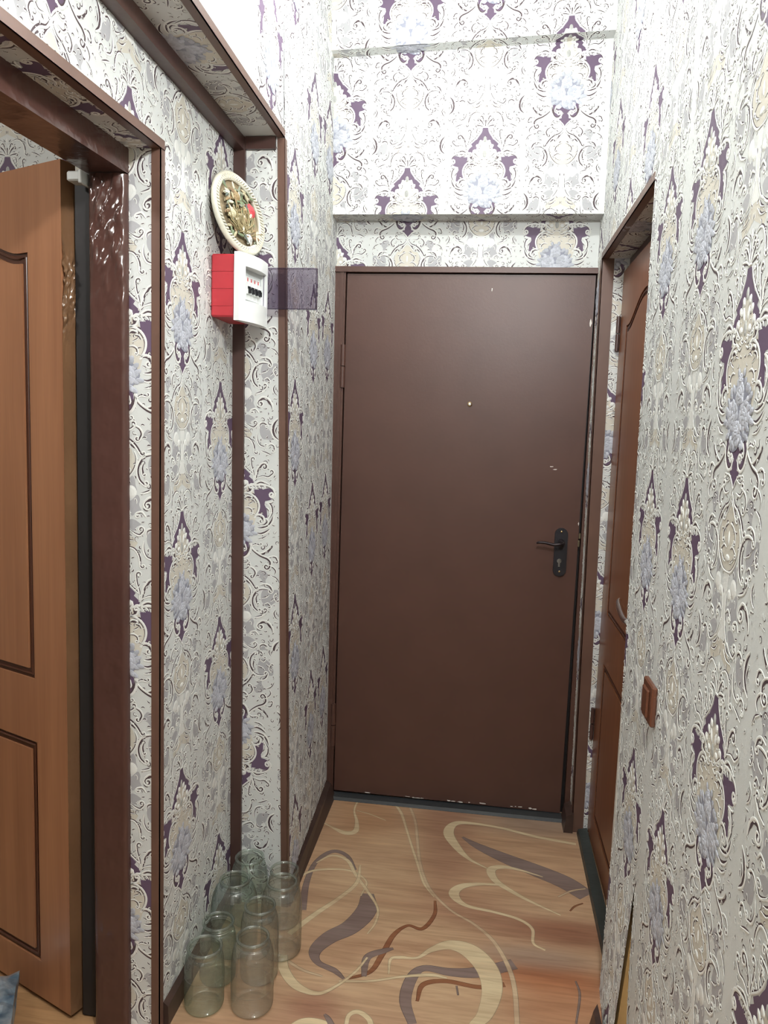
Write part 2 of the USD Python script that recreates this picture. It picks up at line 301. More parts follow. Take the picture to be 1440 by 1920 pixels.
    vine(S, [(62, -66), (82, -60), (98, -62), (112, -52)], 2.4, (9, 1, 1.0), 1.3)
    for p in ((16, -8), (24, -22), (36, -36), (46, -46)): vine(S, [p, (p[0] + 8, p[1] + 6), (p[0] + 13, p[1] + 15)], 2.0, None, .8, 1, .3)
    # shoulder leaf and wing scroll
    vine(S, [(40, -88), (50, -82), (62, -84), (78, -82), (97, -85), (111, -93), (117, -106)], 3.2, (10, -1, 1.25), 1.0, taper=.8)
    vine(S, [(56, -86), (64, -77), (76, -72), (90, -76), (102, -82)], 2.6, None, 1.6, -1)
    for p, q in (((70, -86), (77, -94)), ((84, -84), (91, -93)), ((60, -86), (64, -96))): vine(S, [p, ((p[0] + q[0]) / 2 + 2, (p[1] + q[1]) / 2), q], 2.6, None, .8, 1, .4)
    vine(S, [(112, -128), (104, -132), (92, -131)], 2.4, None, .9, 1, .5)
    # lower outside of the wing
    vine(S, [(88, -132), (97, -136), (104, -146), (105, -162), (97, -180)], 3.4, None, 1.6, 1, .7); vine(S, [(92, -146), (99, -152), (101, -164)], 2.4, None, 1.2, -1, .5)
    vine(S, [(113, -168), (110, -186), (98, -202), (80, -209), (66, -208)], 3.0, None, 2.2, -1, .6)
    vine(S, [(92, -178), (98, -188), (90, -198), (78, -200)], 3.0, None, 1.8, -1, .6)
    vine(S, [(60, -172), (72, -168), (84, -174), (86, -186)], 3.2, (9, -1, 1.1), 2.4)
    vine(S, [(104, -208), (92, -220), (76, -226), (62, -222)], 2.6, None, 2.0, -1, .6); vine(S, [(96, -228), (82, -238), (66, -240)], 2.4, None, 1.2, -1, .5)
    # oval frame and the fleur inside
    vine(S, [(22, -112), (36, -107), (52, -112), (65, -124), (71.5, -140), (69, -158), (58, -178)], 3.0, None, 1.0, -1, .9)
    vine(S, [(52, -120), (46, -116), (38, -116), (32, -121)], 2.4, None, 2.4, 1, .6)
    vine(S, [(34, -108), (48, -104), (54, -94)], 3.0, (7, 1, .95), 2.4); vine(S, [(20, -100), (33, -90), (40, -82), (37, -74)], 2.8, (6, 1, .7), 1.4)
    for c_, ru, rv, ro in (((0, -.037), .006, .010, 0), ((.013, -.047), .006, .008, -.5), ((.023, -.061), .006, .009, -.8), ((.010, -.066), .005, .012, -.3), ((.034, -.078), .006, .008, -.9), ((.0, -.086), .007, .012, 0), ((.018, -.088), .007, .006, 0)):
        for s in (1, -1): S.dome((s * c_[0], c_[1]), ru, rv, s * ro, .0004, .0018, CREAM)
    crescent(S, [(13, -56), (17, -63), (20, -70)], 2.6); crescent(S, [(42, -88), (45, -98), (50, -106)], 3.0); crescent(S, [(48, -112), (55, -110), (61, -114)], 2.2)
    vine(S, [(10, -96), (24, -100), (34, -98)], 1.8, (5, 1, .9), .9); vine(S, [(8, -112), (18, -116), (26, -112)], 1.8, (5, -1, .9), .9); vine(S, [(40, -140), (50, -136), (56, -130)], 1.8, None, .9, 1, .4); vine(S, [(20, -128), (30, -126), (38, -130)], 1.6, None, .8, 1, .4); vine(S, [(30, -150), (42, -148), (52, -154), (54, -164)], 2.0, (5, -1, .9), 1.2); vine(S, [(0, -104), (8, -108), (14, -104)], 1.8, (4, 1, .9), 1.0); vine(S, [(46, -124), (56, -126), (62, -136)], 1.8, None, 1.4, -1, .4)
    # bottom scrolls and spade
    vine(S, [(34, -236), (46, -246), (49, -264), (42, -284), (30, -294), (17, -291), (12, -280)], 3.4, (9, -1, 1.1), 1.6, taper=.7)
    vine(S, [(24, -250), (32, -256), (36, -268)], 2.6, (6, -1, .8), 2.0); crescent(S, [(40, -262), (41, -272), (36, -279)], 3.4)
    vine(S, [(0, -322), (7, -312), (19, -302), (36, -300)], 2.4, None, .6, -1, .6)
    # side vines
    vine(S, [(44, -252), (56, -270), (76, -284), (96, -292), (106, -304), (104, -320)], 2.4, (12, -1, 1.2), 2.2); vine(S, [(70, -282), (84, -276), (98, -266), (106, -254)], 2.4, None, 2.6, -1, .4)
    vine(S, [(96, -292), (108, -286), (120, -288), (126, -300)], 2.2, (7, -1, .9), 1.4); vine(S, [(50, -262), (60, -256), (74, -258)], 2.2, (6, 1, .9), 1.2); crescent(S, [(100, -266), (106, -262), (110, -255)], 2.4)
    vine(S, [(98, -312), (112, -318), (120, -330), (114, -342)], 2.0, None, 1.2, -1, .4)
    # leaves below the tip, crown
    vine(S, [(0, -326), (12, -344), (30, -352), (46, -366), (58, -384)], 2.6, (8, 1, .8), 1.8); vine(S, [(0, -338), (12, -352), (24, -368)], 2.2, (7, 1, .9), 1.6)
    vine(S, [(16, -326), (34, -330), (46, -322)], 2.4, (8, 1, 1.0), 1.3); vine(S, [(38, -318), (56, -324), (64, -338), (58, -352)], 2.4, (8, -1, 1.0), 1.6); vine(S, [(14, -306), (30, -312), (40, -308)], 2.0, (6, 1, .9), .9)
    crescent(S, [(9, -343), (15, -349), (21, -352)], 2.0); crescent(S, [(32, -361), (40, -364), (46, -371)], 2.2)
    vine(S, [(0, -446), (18, -444), (34, -432), (46, -414), (50, -392), (44, -376)], 2.4, None, 1.0, 1, .7)
    vine(S, [(4, -372), (16, -376), (28, -386), (30, -398)], 1.8, (6, -1, 1.0), 1.2); vine(S, [(8, -410), (20, -406), (34, -414)], 1.8, (5, -1, .9), 1.0); vine(S, [(10, -432), (22, -428), (30, -418)], 1.6, None, 1.0, 1, .4)
    S.dome((0, -.395), .004, .012, 0, .0004, .0016, CREAM); S.dome((0, -.425), .010, .006, 0, .0004, .0016, CREAM)
    # big C scrolls beside the axis
    vine(S, [(102, -384), (84, -381), (66, -386), (54, -400), (49, -420), (54, -440), (66, -452)], 2.8, (8, 1, 1.0), 1.8); vine(S, [(66, -398), (60, -412), (62, -428)], 2.2, (6, 1, .9), 1.8)
    vine(S, [(74, -372), (90, -368), (104, -374), (110, -386)], 2.4, (8, -1, 1.1), 1.6)
    vine(S, [(112, -512), (108, -494), (96, -480), (80, -477), (68, -486)], 3.2, (12, 1, 1.3), 2.6); crescent(S, [(94, -486), (100, -491), (104, -499)], 3.0); crescent(S, [(65, -494), (68, -503), (76, -508)], 2.4)
    vine(S, [(58, -470), (70, -468), (84, -462), (94, -450)], 2.4, (8, 1, 1.0), 1.4); vine(S, [(84, -430), (96, -424), (104, -432)], 2.0, (6, -1, 1.0), 1.2); vine(S, [(78, -412), (92, -408), (100, -400)], 2.0, None, 1.2, 1, .4)
    # stem of the vase
    for c_, ru, rv in (((.036, -.466), .014, .015), ((.020, -.478), .010, .009)):
        for s in (1, -1): S.dome((s * c_[0], c_[1]), ru, rv, 0, .0002, .0013, CREAM, 14)
    S.flat(Polygon(mm([(-12, -448), (12, -448), (10, -478), (8, -505), (11, -528), (24, -550), (-24, -550), (-11, -528), (-8, -505), (-10, -478)])), .0003, CREAM * .98)
    vine(S, [(9, -478), (7, -505), (11, -528), (24, -548), (42, -558)], 2.2, None, .9, 1, .7); vine(S, [(10, -506), (22, -500), (32, -508)], 2.6, (7, -1, 1.1), 1.0); vine(S, [(72, -522), (62, -510), (50, -512)], 2.6, (7, 1, 1.1), 1.0)
    vine(S, [(28, -548), (40, -558), (56, -564), (66, -556)], 2.4, (9, 1, 1.2), 1.3); vine(S, [(72, -566), (72, -552), (84, -546), (96, -552)], 2.4, (6, -1, 1.0), 1.4)
    vine(S, [(18, -552), (26, -562), (40, -566)], 2.0, None, 1.4, 1, .4); vine(S, [(14, -562), (28, -574), (46, -576)], 2.0, None, 1.2, 1, .4)
    vine(S, [(14, -598), (30, -592), (44, -596), (54, -612), (56, -632)], 2.4, (8, 1, .9), 1.4); vine(S, [(66, -574), (64, -594), (72, -612), (88, -618)], 2.6, (7, 1, 1.2), 1.2)
    vine(S, [(126, -534), (112, -546), (106, -566), (112, -586), (128, -598)], 3.0, None, 3.0, 1, .7); vine(S, [(122, -556), (116, -568), (120, -580)], 2.0, None, 1.6, 1, .5)
    vine(S, [(96, -612), (106, -606), (116, -612), (118, -624)], 2.2, (6, -1, 1.1), 1.3); vine(S, [(76, -628), (92, -634), (108, -640)], 2.2, None, 1.2, 1, .5)
    vine(S, [(118, -440), (110, -452), (114, -466), (124, -474)], 2.2, None, 1.3, 1, .5); vine(S, [(104, -344), (118, -352), (128, -366)], 2.0, None, 1.2, 1, .4); vine(S, [(120, -392), (112, -404), (118, -418)], 2.0, (6, 1, .9), 1.2)
    # scattered commas
    r = np.random.default_rng(11); pur = unary_union([Polygon(mm(P)).buffer(.004) for P in (roof, wing)])
    from shapely.geometry import Point
    pts = []
    for _ in range(2500):
        p = V(r.uniform(.004, .128), r.uniform(-.61, .03))
        if pur.contains(Point(p)) or (p[0] < .056 and -.27 < p[1] < -.148) or any(np.hypot(*(p - q)) < .0150 for q in pts): continue
        pts.append(p)
    for p in pts:
        a, l = r.uniform(0, 6.28), r.uniform(5, 10); p = p * 1000; d = V(math.cos(a), math.sin(a)); e = V(-d[1], d[0]) * r.uniform(-3, 3)
        vine(S, [tuple(p), tuple(p + d * l * .5 + e), tuple(p + d * l)], r.uniform(1.0, 1.7), (r.uniform(2.5, 4), r.choice([-1, 1]), .7) if r.random() < .35 else None, r.uniform(.5, 1.4), 1, .35, n=2, h=.0008, c=CREAM * r.uniform(.94, 1.0), bulb=False)
    # bouquet
    S.flat(Polygon([(.052 * math.cos(a) * (1 + .12 * math.cos(5 * a)), -.212 + .052 * math.sin(a) * (1 + .1 * math.sin(4 * a))) for a in np.linspace(0, 2 * np.pi, 40)[:-1]]), .0011, DARKB)
    def bloom(cu, cv, R, k):
        for ring, (cnt, rr, ps) in enumerate(((8, R * .72, R * .40), (6, R * .42, R * .32), (4, R * .18, R * .22))):
            for i in range(cnt):
                a = i * 2 * np.pi / cnt + ring * .5 + k
                S.dome((cu + rr * math.cos(a), cv + rr * math.sin(a)), ps * .75, ps, a + 1.57 * (i % 2) * .3, .0011 + .0003 * ring, .0020 + .0004 * ring, BLUE * r.uniform(.80, 1.12), 7)
    for a in np.linspace(0, 2 * np.pi, 20)[:-1]:
        rr = r.uniform(.042, .052); S.dome((rr * math.cos(a), -.210 + .95 * rr * math.sin(a)), .0055, .0085, a - 1.57, .0009, .0019, BLUE * r.uniform(.70, 1.0), 8)
    for s_ in (1, -1):
        for u_, v_, a_, l_ in ((.052, -.206, 1.2, .013), (.055, -.224, 1.75, .014), (.050, -.188, .9, .011), (.044, -.242, 2.2, .012), (.030, -.170, .5, .010), (.012, -.152, .2, .010), (.024, -.256, 2.6, .011), (.040, -.176, .7, .009)):
            S.dome((s_ * u_ + r.uniform(-.003, .003), v_ + r.uniform(-.003, .003)), .0056, l_ * .78, -s_ * a_, .0009, .0020, BLUE * r.uniform(.72, 1.0), 8)
    bloom(-.026, -.214, .024, .1); bloom(.026, -.212, .024, .9); bloom(0, -.180, .019, .4); bloom(.003, -.238, .019, 1.3); bloom(.0, -.160, .010, .2)
    for i in range(14): S.dome((r.uniform(-.04, .04), r.uniform(-.262, -.165)), .005, .007, r.uniform(0, 3), .0015, .0024, BLUE * r.uniform(.8, 1.15), 7)
    return S.get().astype(np.float32)
CELL = column()
def clip(T, axis, val, keep_above):
    """cut a triangle soup (n x 3 x 6) with an axis line, keeping one side"""
    d = (T[:, :, axis] - val) * (1 if keep_above else -1)
    ins = d >= 0; cnt = ins.sum(1); out = [T[cnt == 3]]
    for k in (1, 2):
        t, dd, ii = T[cnt == k], d[cnt == k], ins[cnt == k]
        if not len(t): continue
        odd = np.argmax(ii if k == 1 else ~ii, axis=1); R = np.arange(len(t))
        a, b, c = (t[R, (odd + j) % 3] for j in range(3)); da, db, dc = (dd[R, (odd + j) % 3] for j in range(3))
        ab = a + (b - a) * (da / (da - db))[:, None]; ac = a + (c - a) * (da / (da - dc))[:, None]
        out += [np.stack([a, ab, ac], 1)] if k == 1 else [np.stack([ab, b, c], 1), np.stack([ab, c, ac], 1)]
    return np.concatenate(out)
def clip_rect(T, s0, s1, t0, t1):
    lo, hi = T[:, :, :2].min(1), T[:, :, :2].max(1)
    T = T[(hi[:, 0] > s0) & (lo[:, 0] < s1) & (hi[:, 1] > t0) & (lo[:, 1] < t1)]
    for ax, v, k in ((0, s0, True), (0, s1, False), (1, t0, True), (1, t1, False)):
        if len(T): T = clip(T, ax, v, k)
    return T
PAPER_TRIS = 0
def paper(parent, corners, dom, rolls, name='wallpaper', flip=False, side=None):
    """papers a wall face. corners: the face's points at (s0,t0),(s1,t0),(s1,t1),(s0,t1); dom=(s0,s1,t0,t1) in metres of paper;
    rolls: (s_lo, s_hi, ((axis_s, apex_t), ...)); the face's front is the side that `side` (a point) lies on"""
    global PAPER_TRIS
    q = np.array(corners, float); s0, s1, t0, t1 = dom
    n = np.cross(q[1] - q[0], q[3] - q[0]); n /= np.linalg.norm(n)
    if np.dot(np.asarray(side if side is not None else (0, 1.4, 1.3), float) - q.mean(0), n) < 0: n = -n
    N = 16; gs, gt = np.linspace(s0, s1, N + 1), np.linspace(t0, t1, N + 1)       # the ground of the paper, fine enough to follow a twisted wall
    c4 = lambda i, j: np.stack([np.repeat(gs[i:i + N], N), np.tile(gt[j:j + N], N), np.full(N * N, 1e-4)], 1)
    g = np.concatenate([np.stack([c4(0, 0), c4(1, 0), c4(1, 1)], 1), np.stack([c4(0, 0), c4(1, 1), c4(0, 1)], 1)])
    parts = [np.concatenate([g, np.broadcast_to(GROUND, g.shape)], 2)]
    for lo, hi, cols in rolls:
        lo_, hi_ = max(lo, s0), min(hi, s1)
        if hi_ - lo_ < 1e-4: continue
        for cs, ap in cols:
            if cs + .16 < lo_ or cs - .16 > hi_: continue
            for k in range(-7, 8):
                a = ap + k * PERIOD
                if flip:
                    if a - .06 > t1 or a + .66 < t0: continue
                    T = CELL.copy(); T[:, :, 1] *= -1; T = T[:, ::-1]
                else:
                    if a + .06 < t0 or a - .66 > t1: continue
                    T = CELL.copy()
                T[:, :, 0] += cs; T[:, :, 1] += a
                # a column keeps to its own share of the roll so that neighbours do not print over each other
                T = clip_rect(T, max(lo_, cs - .1335), min(hi_, cs + .1335), t0, t1)
                if len(T): parts.append(T)
    T = np.concatenate(parts).astype(np.float64)
    a = ((T[:, :, 0] - s0) / (s1 - s0))[..., None]; b = ((T[:, :, 1] - t0) / (t1 - t0))[..., None]
    P = q[0] * (1 - a) * (1 - b) + q[1] * a * (1 - b) + q[2] * a * b + q[3] * (1 - a) * b + n * T[:, :, 2:3]
    fn = np.cross(P[:, 1] - P[:, 0], P[:, 2] - P[:, 0]) @ n
    P[fn < 0] = P[fn < 0][:, ::-1]; T[fn < 0] = T[fn < 0][:, ::-1]
    PAPER_TRIS += len(P)
    return obj(name, (P.reshape(-1, 3), np.arange(len(P) * 3).reshape(-1, 3)), M['paper'], parent, color=T[:, :, 3:].reshape(-1, 3))
def roll_set(axis0, apex0, lo, hi):
    """one roll: two columns half a drop apart"""
    return (lo, hi, ((axis0, apex0), (axis0 + COL, apex0 + PERIOD / 2)))

# ------------------------------------------------------------------ the room
H = 3.05
XL0 = lambda y, z: (-.527 - .0185 * z) + ((-.560 - .0085 * z) - (-.527 - .0185 * z)) * (y - 2.06) / .775 if z <= 2.3 else XL0(y, 2.3) - .02 * (z - 2.3)
XR = lambda z: .377 - .0055 * z
XR2 = lambda z: .386 - .0095 * z
XN, YN, YE, YB, YB2, ZS = -.705, 2.062, 2.835, 2.750, 2.705, 2.215      # recessed wall, its return, end wall, the two beams, soffit
YN_ = lambda z: 2.105 - .022 * z                                         # the return leans a little
Y1, Y0 = 1.585, .74                                                      # left doorway
ZH = lambda y: 2.022 - (1.585 - y) * .035
YO, YF = 1.916, 2.725                                                    # right doorway
ZO = 2.052
XS = -.775                                                               # back of the left doorway's papered reveal

roll_far = [(-9, 2.565, ((1.935, 1.905), (2.20, 2.225), (2.455, 1.905))), (2.565, 9, ((2.69, 1.922), (2.955, 1.602)))]
roll_rec = [(-9, 1.045, ((.66, 1.50), (.925, 1.18))), (1.045, 1.578, ((1.18, 1.752), (1.445, 2.072))), (1.578, 9, ((1.710, 1.88), (1.972, 1.56)))]
roll_right = [(-9, 1.045, ((.62, 1.12), (.905, 1.44))), (1.045, 1.583, ((1.185, 1.70), (1.445, 1.38))), (1.583, 2.115, ((1.735, 1.38), (1.99, 1.06))), (2.115, 9, ((2.25, 1.52), (2.515, 1.20), (2.78, 1.52)))]
roll_end = [(-9, -.182, ((-.58, 2.681), (-.315, 2.361))), (-.182, 9, ((-.05, 2.491), (.216, 2.171)))]
roll_end_low = [(lo, hi, tuple((a, b + .105) for a, b in c)) for lo, hi, c in roll_end]

# floor
fl = thing('floor', 'hallway floor of wood-print linoleum with swirling cream and grey ribbons', 'floor', kind='structure')
gx, gy = np.arange(-.80, .47, .012), np.arange(.9, 2.90, .012)
X_, Y_ = np.meshgrid(gx, gy); P_ = np.stack([X_.ravel(), Y_.ravel(), np.zeros(X_.size)], 1)
base = np.tile(V(.455, .285, .170), (len(P_), 1))
def zone(px, py, rx, ry, col, k):
    c = onz(560 + px / 2.25, 1440 + py / 2.25, 0)
    w = k * np.exp(-(((P_[:, 0] - c[0]) / rx) ** 2 + ((P_[:, 1] - c[1]) / ry) ** 2) ** 1.5)[:, None]
    base[:] = base * (1 - w) + np.array(col) * w
RED, ORG, GRY, PAL = (.30, .150, .095), (.37, .150, .070), (.25, .185, .150), (.53, .37, .225)
for a in ((620, 330, .10, .33, RED, .6), (640, 180, .12, .16, RED, .5), (1000, 240, .22, .09, GRY, .6), (900, 640, .25, .10, RED, .65), (1150, 690, .14, .07, (.27, .12, .07), .8), (1050, 880, .20, .06, ORG, .9), (1120, 1000, .16, .12, ORG, .6), (1000, 800, .17, .05, GRY, .6),
          (330, 420, .16, .22, PAL, .4), (180, 520, .1, .1, PAL, .5), (420, 650, .22, .06, PAL, .6), (380, 950, .25, .12, PAL, .6), (230, 1000, .12, .1, PAL, .4), (1060, 600, .18, .05, PAL, .5), (60, 1010, .07, .06, RED, .8), (200, 1120, .3, .12, RED, .5), (660, 1000, .1, .08, PAL, .5), (300, 180, .12, .2, (.40, .21, .10), .5)):
    zone(*a)
nx, ny = len(gx), len(gy); ii = (np.arange(ny - 1)[:, None] * nx + np.arange(nx - 1)[None]).ravel()
tri = np.vstack([np.stack([ii, ii + 1, ii + nx + 1], 1), np.stack([ii, ii + nx + 1, ii + nx], 1)])
obj('linoleum', (P_, tri), M['floor'], fl, color=base)
obj('subfloor', bx(-3.2, 1.6, -3.6, 3.0, -.08, -.004), M['floor'], fl, color=np.tile(V(.40, .23, .11), (8, 1)))
CRM, GRP, BRN, TAN = V(.58, .46, .29), V(.21, .150, .130), V(.24, .098, .046), V(.50, .37, .24)
ribs = Soup(); rib_h = [0.0003]
def ribbon(pts, col, edge=True):
    """a printed ribbon: (x, y, half width) along its middle, in floor survey marks"""
    p = np.array([onz(560 + x / 2.25, 1440 + y / 2.25, 0)[:2] for x, y, w in pts]); w = np.array([q[2] for q in pts]) * .72e-3
    c = catmull(np.column_stack([p, w]), 9); p, w = c[:, :2], np.maximum(c[:, 2], .0008)
    t = np.gradient(p, axis=0); t /= np.linalg.norm(t, axis=1, keepdims=True) + 1e-9; nn = np.stack([-t[:, 1], t[:, 0]], 1)
    h = rib_h[0] = rib_h[0] + .00002
    def strip(a, b, hh, cc):
        a = np.concatenate([a, np.full((len(a), 1), hh)], 1); b = np.concatenate([b, np.full((len(b), 1), hh)], 1)
        ribs.add(np.stack([a[:-1], a[1:], b[1:]], 1), cc); ribs.add(np.stack([a[:-1], b[1:], b[:-1]], 1), cc)
    if edge: strip(p + nn * (w + .0016)[:, None], p - nn * (w + .0008)[:, None], h - .00001, np.array(col) * .55)
    strip(p + nn * w[:, None], p - nn * w[:, None], h, col)
for pts, col in (
    ([(690, 292, 5), (760, 332, 24), (880, 385, 40), (1000, 432, 48), (1120, 482, 50), (1215, 540, 44)], GRP),
    ([(480, 1080, 14), (450, 980, 20), (478, 885, 20), (530, 845, 14), (640, 862, 20), (760, 862, 26), (910, 828, 26)], GRP),
    ([(500, 985, 4), (525, 915, 9), (620, 900, 9), (760, 925, 9), (870, 915, 10)], BRN),
    ([(290, 530, 26), (285, 600, 42), (220, 670, 40), (130, 715, 34), (70, 770, 24), (80, 820, 12), (150, 855, 11), (190, 890, 4)], GRP),
    ([(15, 600, 16), (35, 480, 12), (75, 395, 10), (145, 352, 12), (205, 372, 9), (240, 430, 4)], GRP),
    ([(575, 560, 4), (572, 620, 7), (522, 678, 8), (460, 665, 6), (400, 705, 9), (350, 790, 10), (300, 860, 8), (200, 890, 4)], BRN),
    ([(275, 880, 8), (290, 800, 14), (360, 772, 12), (400, 762, 4)], GRP),
    ([(98, 228, 2), (150, 255, 8), (200, 275, 16), (240, 266, 14), (245, 225, 8), (235, 180, 4), (252, 140, 5), (285, 130, 4)], CRM),
    ([(245, 180, 2), (300, 195, 3), (368, 222, 3)], CRM), ([(360, 135, 5), (400, 150, 6), (432, 190, 7), (455, 260, 5), (480, 340, 5), (510, 430, 6), (530, 490, 5), (572, 545, 3)], CRM),
    ([(455, 130, 7), (490, 220, 6), (500, 300, 6), (508, 380, 6), (525, 450, 6), (560, 520, 6), (640, 600, 5), (740, 660, 6), (820, 730, 7), (880, 830, 8), (910, 930, 8), (922, 1090, 8)], TAN),
    ([(1170, 322, 10), (1000, 290, 10), (860, 255, 9), (740, 235, 11), (660, 235, 18), (632, 275, 26), (668, 335, 20), (720, 385, 9), (800, 427, 3)], CRM),
    ([(1030, 460, 2), (930, 430, 7), (860, 418, 12), (812, 430, 20), (830, 475, 16), (900, 522, 11), (980, 565, 7), (1105, 622, 3)], CRM),
    ([(870, 495, 4), (760, 490, 9), (682, 502, 18), (655, 535, 22), (705, 580, 10), (830, 610, 7), (930, 640, 7), (985, 680, 6), (990, 740, 5), (1040, 770, 4)], CRM),
    ([(-60, 520, 4), (30, 445, 6), (120, 428, 6), (220, 435, 5), (285, 480, 4), (262, 540, 2)], CRM), ([(75, 400, 3), (140, 370, 6), (205, 390, 8), (240, 450, 7), (290, 520, 6), (332, 590, 4), (325, 650, 4), (290, 700, 2)], CRM),
    ([(-40, 700, 12), (5, 665, 12), (80, 610, 11), (170, 550, 9), (245, 485, 8), (260, 410, 3)], CRM), ([(-200, 760, 6), (-90, 790, 6), (10, 850, 5), (100, 880, 3)], TAN),
    ([(170, 900, 4), (300, 900, 4), (450, 880, 5), (560, 875, 7), (625, 887, 3)], CRM), ([(380, 870, 2), (388, 808, 5), (430, 800, 7), (500, 802, 5), (560, 768, 12), (640, 748, 26), (725, 775, 40), (795, 850, 42), (815, 940, 36), (785, 1040, 26), (735, 1090, 16)], CRM),
    ([(-64, 790, 14), (-62, 850, 18), (-10, 920, 16), (80, 952, 8), (160, 920, 5), (240, 860, 4), (290, 800, 3)], CRM), ([(200, 1090, 6), (212, 1045, 7), (250, 1030, 9), (295, 1060, 9), (310, 1110, 8)], CRM), ([(-60, 1130, 20), (20, 1075, 18), (110, 1085, 16), (140, 1120, 10)], CRM), ([(108, 1040, 3), (125, 1060, 8), (150, 1110, 10)], GRP),
    ([(1095, 545, 3), (1150, 520, 4), (1210, 510, 3)], TAN), ([(1145, 605, 2), (1165, 585, 3), (1200, 572, 2)], BRN), ([(1168, 900, 2), (1185, 960, 3), (1170, 1080, 2)], GRP), ([(665, 920, 2), (672, 960, 2)], GRP)):
    ribbon(pts, col)
T = clip_rect(ribs.get(), -.545, .40, .9, 2.86); fp = T[:, :, :3].copy(); fp[np.cross(fp[:, 1] - fp[:, 0], fp[:, 2] - fp[:, 0])[:, 2] < 0] = fp[np.cross(fp[:, 1] - fp[:, 0], fp[:, 2] - fp[:, 0])[:, 2] < 0][:, ::-1]
obj('ribbon_print', (fp.reshape(-1, 3), np.arange(len(fp) * 3).reshape(-1, 3)), M['floor'], fl, color=T[:, :, 3:].reshape(-1, 3))

# ceiling
obj('ceiling', bx(-3.2, 1.6, -3.6, 3.0, H, H + .1), M['ceiling'], label='plain white ceiling above the hallway', category='ceiling', kind='structure')

# left wall: recessed part with the doorway, return, header and the part beside the steel door
wl = thing('wall_left', 'left hallway wall in damask wallpaper with a recess and a doorway', 'wall', kind='structure')
pl = [bx(XN - .07, XN - .002, Y1, YN + .05, 0, ZS + .02), bx(XN - .17, XN - .07, Y1 + .12, YN + .05, 0, ZS + .02),
      slab([(XN, -.2, 2.16), (XN, Y1, 2.16), (XN, Y1, ZS + .02), (XN, -.2, ZS + .02)], (-.17, 0, 0)),
      slab([(XN, Y0, ZH(Y0)), (XN, Y1, ZH(Y1)), (XN, Y1, 2.17), (XN, Y0, 2.17)], (-.07, 0, 0)), slab([(XN - .07, Y0, ZH(Y0) + .02), (XN - .07, Y1 + .12, ZH(Y1) + .02), (XN - .07, Y1 + .12, 2.17), (XN - .07, Y0, 2.17)], (-.10, 0, 0)),
      bx(XN - .17, XN, -3.3, Y0, 0, ZS + .02)]
obj('plaster', pl, M['plaster'], wl)
far = slab([(XL0(YN_(0), 0), YN_(0), 0), (XL0(YE, 0), YE + .02, 0), (XL0(YE, 2.3), YE + .02, 2.3), (XL0(YN_(2.3), 2.3), YN_(2.3), 2.3)], (-.32, 0, 0))
hd = [slab([(XL0(YN, 2.3), -3.3, ZS), (XL0(YN, 2.3), YN, ZS), (XL0(YN, 2.3), YN, 2.3), (XL0(YN, 2.3), -3.3, 2.3)], (-.32, 0, 0)), slab([(XL0(YN, 2.3), -3.3, 2.3), (XL0(YN, 2.3), YN, 2.3), (XL0(YN, H), YN, H), (XL0(YN, H), -3.3, H)], (-.32, 0, 0)),
      slab([(XL0(YN, 2.3), YN, 2.3), (XL0(YE, 2.3), YE + .02, 2.3), (XL0(YE, H), YE + .02, H), (XL0(YN, H), YN, H)], (-.32, 0, 0))]
for t_ in [far] + hd: t_.apply_translation((-.014, 0, 0))
obj('plaster', [far] + hd, M['plaster'], wl)
def lq(ya, yb, za, zb): return [(XL0(ya, za), ya, za), (XL0(yb, za), yb, za), (XL0(yb, zb), yb, zb), (XL0(ya, zb), ya, zb)]
q = lq(0, YE, 0, 2.3); q[0] = (XL0(YN_(0), 0), YN_(0), 0); q[3] = (XL0(YN_(2.3), 2.3), YN_(2.3), 2.3)
paper(wl, q, (2.085, YE, 0, 2.3), roll_far)
paper(wl, lq(YN_(2.3), YE, 2.3, H), (2.085, YE, 2.3, H), roll_far)
xh = XL0(YN, 2.3)
paper(wl, [(xh, 1.0, ZS), (xh, YN, ZS), (XL0(YN, H), YN, H), (XL0(YN, H), 1.0, H)], (1.0, YN, ZS, H), roll_far)
paper(wl, [(XN, Y1, 0), (XN, YN_(0) + .0, 0), (XN, YN_(ZS), ZS), (XN, Y1, ZS)], (Y1, YN + .02, 0, ZS), roll_rec)
paper(wl, [(XN, .5, ZH(.5)), (XN, Y1, ZH(Y1)), (XN, Y1, ZS), (XN, .5, ZS)], (.5, Y1, ZH(1.0), ZS), roll_rec)
zr = .80
def rq(za, zb): return [(XN, YN_(za) - .0005, za), (XL0(YN, za), YN_(za) - .0005, za), (XL0(YN, zb), YN_(zb) - .0005, zb), (XN, YN_(zb) - .0005, zb)]
paper(wl, rq(zr, ZS), (XN, XL0(YN, 1.5), zr, ZS), [(-9, 9, ((-.702, 1.365), (-.437, 1.685)))])
paper(wl, rq(0, zr), (XN, XL0(YN, .4), 0, zr), [(-9, 9, ((-.702, .34), (-.437, .02)))], flip=True)
paper(wl, [(XN, .5, ZS - .0005), (XN, YN, ZS - .0005), (xh, YN, ZS - .0005), (xh, .5, ZS - .0005)], (.5, YN, ZS - .14, ZS), [(-9, 9, ((1.32, 2.16), (1.585, 2.33), (1.85, 2.54), (1.055, 2.3), (.79, 2.1)))])
paper(wl, [(XS, Y1 - .0005, 0), (XN, Y1 - .0005, 0), (XN, Y1 - .0005, ZH(Y1)), (XS, Y1 - .0005, ZH(Y1))], (XS, XN, 0, ZH(Y1)), [(-9, 9, ((-.808, 1.76), (-.54, 1.44)))])
